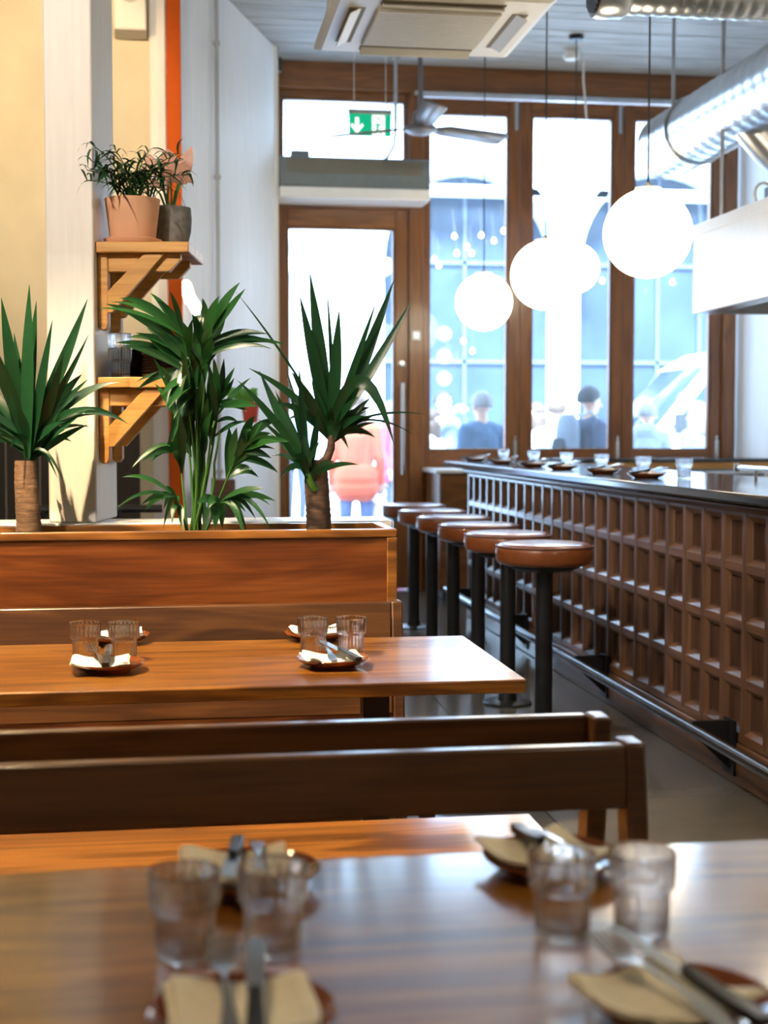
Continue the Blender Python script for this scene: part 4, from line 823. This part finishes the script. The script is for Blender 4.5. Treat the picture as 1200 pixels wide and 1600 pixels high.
# ---- people: one continuous body each, grown from tapered limbs and fused
def capsule(mb, a, b, ra, rb, n=12):
    a, b = Vector(a), Vector(b); d = b-a; L = d.length; pts = []; rad = []
    if L < 1e-6: d = Vector((0, 0, 1)); L = 1e-6
    d = d.normalized()
    for k in range(5): th = -PI/2+PI/2*k/4; pts.append(a+d*(ra*math.sin(th)) if k < 4 else a); rad.append(max(.001, ra*math.cos(th)))
    for k in range(5): th = PI/2*k/4; pts.append(b+d*(rb*math.sin(th))); rad.append(max(.001, rb*math.cos(th)))
    mb.tube(pts, rad, n)
def seg_d(p, a, b, ra, rb):
    ab = b-a; t = max(0, min(1, (p-a).dot(ab)/max(ab.length_squared, 1e-9))); return (p-(a+ab*t)).length-(ra+(rb-ra)*t)
def person(label, x, y, h, yaw, top, legs, hair, hairstyle='short', pose='stand', coat=.0, lean=0, hood=False):
    t = thing('person', label, 'person', (x, y, GZ), yaw); s = h/1.75; C = []
    def cap(a, b, ra, rb, k): C.append((Vector(a)*s, Vector(b)*s, ra*s, rb*s, k))
    # facing -Y; head about 1/7.5 of the height
    cap((0, -.005, 1.63), (0, .01, 1.66), .088, .092, 0); cap((0, -.03, 1.57), (0, -.035, 1.555), .062, .05, 0)      # skull, jaw
    cap((0, -.105, 1.60), (0, -.118, 1.575), .011, .017, 0)                                                            # nose
    for sx in (-1, 1): cap((sx*.088, .005, 1.615), (sx*.09, .01, 1.585), .016, .012, 0)                               # ears
    cap((0, .012, 1.42), (0, .0, 1.56), .062, .055, 0)                                                                # neck
    cap((-.10, .01, 1.38), (.10, .01, 1.38), .10, .10, 1); cap((0, 0, 1.30), (0, 0, 1.10), .155, .135, 1); cap((-.07, 0, 1.32), (-.06, 0, 1.0), .11, .115, 1); cap((.07, 0, 1.32), (.06, 0, 1.0), .11, .115, 1)
    cap((-.07, .01, .95), (.07, .01, .95), .135, .135, 1 if coat else 2)
    if coat: cap((-.08, .01, .9), (.08, .01, .9), .145, .145, 1); cap((-.09, .01, .80), (.09, .01, .80), .14, .14, 1)
    if hood: cap((-.06, .09, 1.46), (.06, .09, 1.46), .07, .07, 1)
    arms = {'stand': (((.24, .02, 1.10), (.25, -.08, .86)),)*2, 'hold': (((.26, .03, 1.12), (.10, -.22, 1.12)),)*2, 'camera': (((.26, -.10, 1.22), (.07, -.26, 1.50)),)*2, 'bag': (((.25, .03, 1.12), (.14, -.20, 1.02)), ((.24, .02, 1.10), (.25, -.06, .86)))}[pose]
    for i, sx in enumerate((-1, 1)):
        (e, w) = arms[i]; e = Vector((e[0]*sx, e[1], e[2])); w = Vector((w[0]*sx, w[1], w[2])); sh = Vector((sx*.185, .01, 1.39))
        cap(sh, e, .066, .050, 1); cap(e, w, .050, .038, 1)
        d = (w-e).normalized(); q = d.cross(Vector((0, 0, 1))); q = q.normalized() if q.length > .2 else Vector((0, 1, 0)); dn = q.cross(d)
        hc = w+d*.07; cap(w+d*.01, hc, .026, .034, 0)
        for k, ln in enumerate((.066, .076, .072, .056)):
            f0 = hc+q*((k-1.5)*.021); f1 = f0+d*ln*.55; cap(f0, f1, .012, .0115, 0); cap(f1, f1+(d*.6-dn*.8).normalized()*ln*.55, .0115, .010, 0)
        th = w+d*.03+q*(-.03*sx); cap(th, th+(d*.6-q*.8*sx).normalized()*.05, .014, .012, 0)
        step = .06*sx if pose != 'stand' else .03*sx
        hp = Vector((sx*.095, .01, .92)); kn = Vector((sx*.105, -.02+step*.4, .50)); an = Vector((sx*.105, .02+step, .09))
        cap(hp, kn, .092, .064, 2); cap(kn, an, .060, .042, 2); cap(an-Vector((0, 0, .035)), an+Vector((0, -.15, -.05)), .045, .036, 3)
    mb = MB()
    for (a, b, ra, rb, k) in C: capsule(mb, a, b, ra, rb)
    me = mb.mesh('body_src', 'skin'); o = bpy.data.objects.new('body', me); col.objects.link(o)
    rm = o.modifiers.new('fuse', 'REMESH'); rm.mode = 'VOXEL'; rm.voxel_size = .0125; sm = o.modifiers.new('soft', 'SMOOTH'); sm.factor = .5; sm.iterations = 2
    dg = bpy.context.evaluated_depsgraph_get(); me2 = bpy.data.meshes.new_from_object(o.evaluated_get(dg)); me2.name = 'body'; o.modifiers.clear(); o.data = me2; bpy.data.meshes.remove(me)
    me2.materials.clear()
    for m in ('skin', top, legs, 'tyre'): me2.materials.append(M[m])
    vk = []
    for v in me2.vertices:
        p = v.co; best = min(((seg_d(p, a, b, ra, rb), k) for (a, b, ra, rb, k) in C if abs(p.z-(a.z+b.z)/2) < abs(a.z-b.z)/2+ra+rb+.05), default=(0, 1)); vk.append(best[1])
    for f in me2.polygons:
        ks = [vk[i] for i in f.vertices]; f.material_index = max(set(ks), key=ks.count)
    me2.shade_smooth(); o.parent = t
    hc = Vector((0, .014, 1.652))*s
    def hf(u, v):
        th = PI*(.02+.98*v*.62); ph = 2*PI*u; r = .106*s*(1+.02*math.sin(9*ph)+.02*math.sin(17*ph+5*v)); front = max(0, -math.sin(ph))
        th2 = th*(1-.42*front); 
        return hc+Vector((r*.92*math.sin(th2)*math.cos(ph), r*1.06*math.sin(th2)*math.sin(ph), r*math.cos(th2)*1.02))
    mb = MB(); mb.grid(hf, 32, 12); mb.build('hair', hair, t, solid=.012*s)
    if hairstyle == 'long': MB().lathe([(.095*s, 1.64*s), (.108*s, 1.56*s), (.11*s, 1.45*s), (.09*s, 1.38*s)], 24, (0, .025*s, 0)).build('hair', hair, t, solid=.02)
    for sx in (-1, 1): MB().lathe([(0, -.011), (.008, -.008), (.011, 0), (.008, .008), (0, .011)], 10, (sx*.033*s, -.082*s, 1.625*s)).build('eye', 'hair_dark', t)
    MB().tube([(-.025*s, -.078*s, 1.553*s), (0, -.088*s, 1.550*s), (.025*s, -.078*s, 1.553*s)], .005, 6).build('mouth', 'cloth_wine', t)
    return t
def at(px, Y): return P(px, 640, Y=Y).x
def top_h(py, Y): return P(700, py, Y=Y).z-GZ
person('man with grey hair in a blue sweater, seen from behind', at(752, 13.2), 13.2, top_h(613, 13.2), PI+.35, 'cloth_blue', 'cloth_dark', 'hair_grey')
bm_ = person('dark-haired man in navy jacket with a backpack, looking right', at(922, 12.9), 12.9, top_h(604, 12.9), PI/2+.25, 'cloth_navy', 'cloth_jeans', 'hair_dark')
person('person in a pale jacket walking behind the backpack man', at(872, 15.0), 15.0, top_h(624, 15.0), PI/2+.6, 'cloth_sage', 'cloth_dark', 'hair_brown', pose='hold')
person('distant person in grey holding up a camera', at(693, 17.5), 17.5, top_h(612, 17.5), .5, 'cloth_grey', 'cloth_dark', 'hair_dark', pose='camera')
person('person in a white coat beside the post, left window', at(676, 14.2), 14.2, top_h(640, 14.2), 1.0, 'cloth_white', 'cloth_grey', 'hair_brown', 'long', coat=1, pose='hold')
person('person in a white top, between the two left windows', at(836, 15.6), 15.6, top_h(630, 15.6), -1.2, 'cloth_white', 'cloth_jeans', 'hair_brown', 'long')
person('pale-clothed person at the left of the right-hand window', at(1012, 13.6), 13.6, top_h(628, 13.6), PI-.5, 'cloth_sage', 'cloth_dark', 'hair_grey', hood=True)
person('person in a grey coat at the right edge of the right-hand window', at(1088, 14.4), 14.4, top_h(628, 14.4), PI+.6, 'cloth_grey', 'cloth_dark', 'hair_grey', 'long', coat=1)
person('person in an orange-red coat and jeans outside the door', at(556, 14.3), 14.3, top_h(615, 14.3), PI-.15, 'cloth_red', 'cloth_jeans', 'hair_brown', 'long', coat=1)
person('person in a wine-red coat outside, next to the door handle', at(612, 19.0), 19.0, top_h(628, 19.0), 1.0, 'cloth_wine', 'cloth_dark', 'hair_brown', 'long', coat=1)
person('distant person in dark clothes seen through the door at the left', at(462, 20.0), 20.0, top_h(620, 20.0), .3, 'cloth_grey', 'cloth_dark', 'hair_dark')
bx = bm_.location; bk = thing('backpack', 'dark backpack worn by the man in the navy jacket', 'backpack', (bx.x-.23, bx.y-.06, 1.0), PI/2+.25)
MB().lathe([(0, 0), (.12, .01), (.145, .08), (.15, .25), (.13, .38), (.08, .43), (0, .44)], 24).build('bag', 'cloth_grey', bk).scale = (1.05, .62, 1)
MB().lathe([(0, 0), (.09, .01), (.10, .08), (.08, .16), (0, .17)], 20, (0, .06, .05)).build('pocket', 'cloth_dark', bk)
for s in (-1, 1): MB().tube([(s*.10, -.06, .40), (s*.13, -.16, .46), (s*.14, -.27, .36), (s*.13, -.24, .15), (s*.11, -.08, .06)], .014, 8).build('strap', 'cloth_sage', bk)
rc = [o for o in col.objects if o.get('label', '').startswith('person in an orange-red')][0].location; bg_ = thing('handbag', 'small pale handbag carried by the person in the orange-red coat', 'bag', (rc.x+.255, rc.y+.045, GZ+.47))
MB().lathe([(0, 0), (.09, .01), (.11, .06), (.10, .15), (.06, .19), (0, .2)], 20).build('bag', 'cloth_white', bg_).scale = (1, .6, 1); MB().tube([(-.07, 0, .17), (-.05, 0, .25), (0, 0, .29), (.05, 0, .25), (.07, 0, .17)], .008, 8).build('handle', 'cloth_grey', bg_)
bpy.context.view_layer.update()
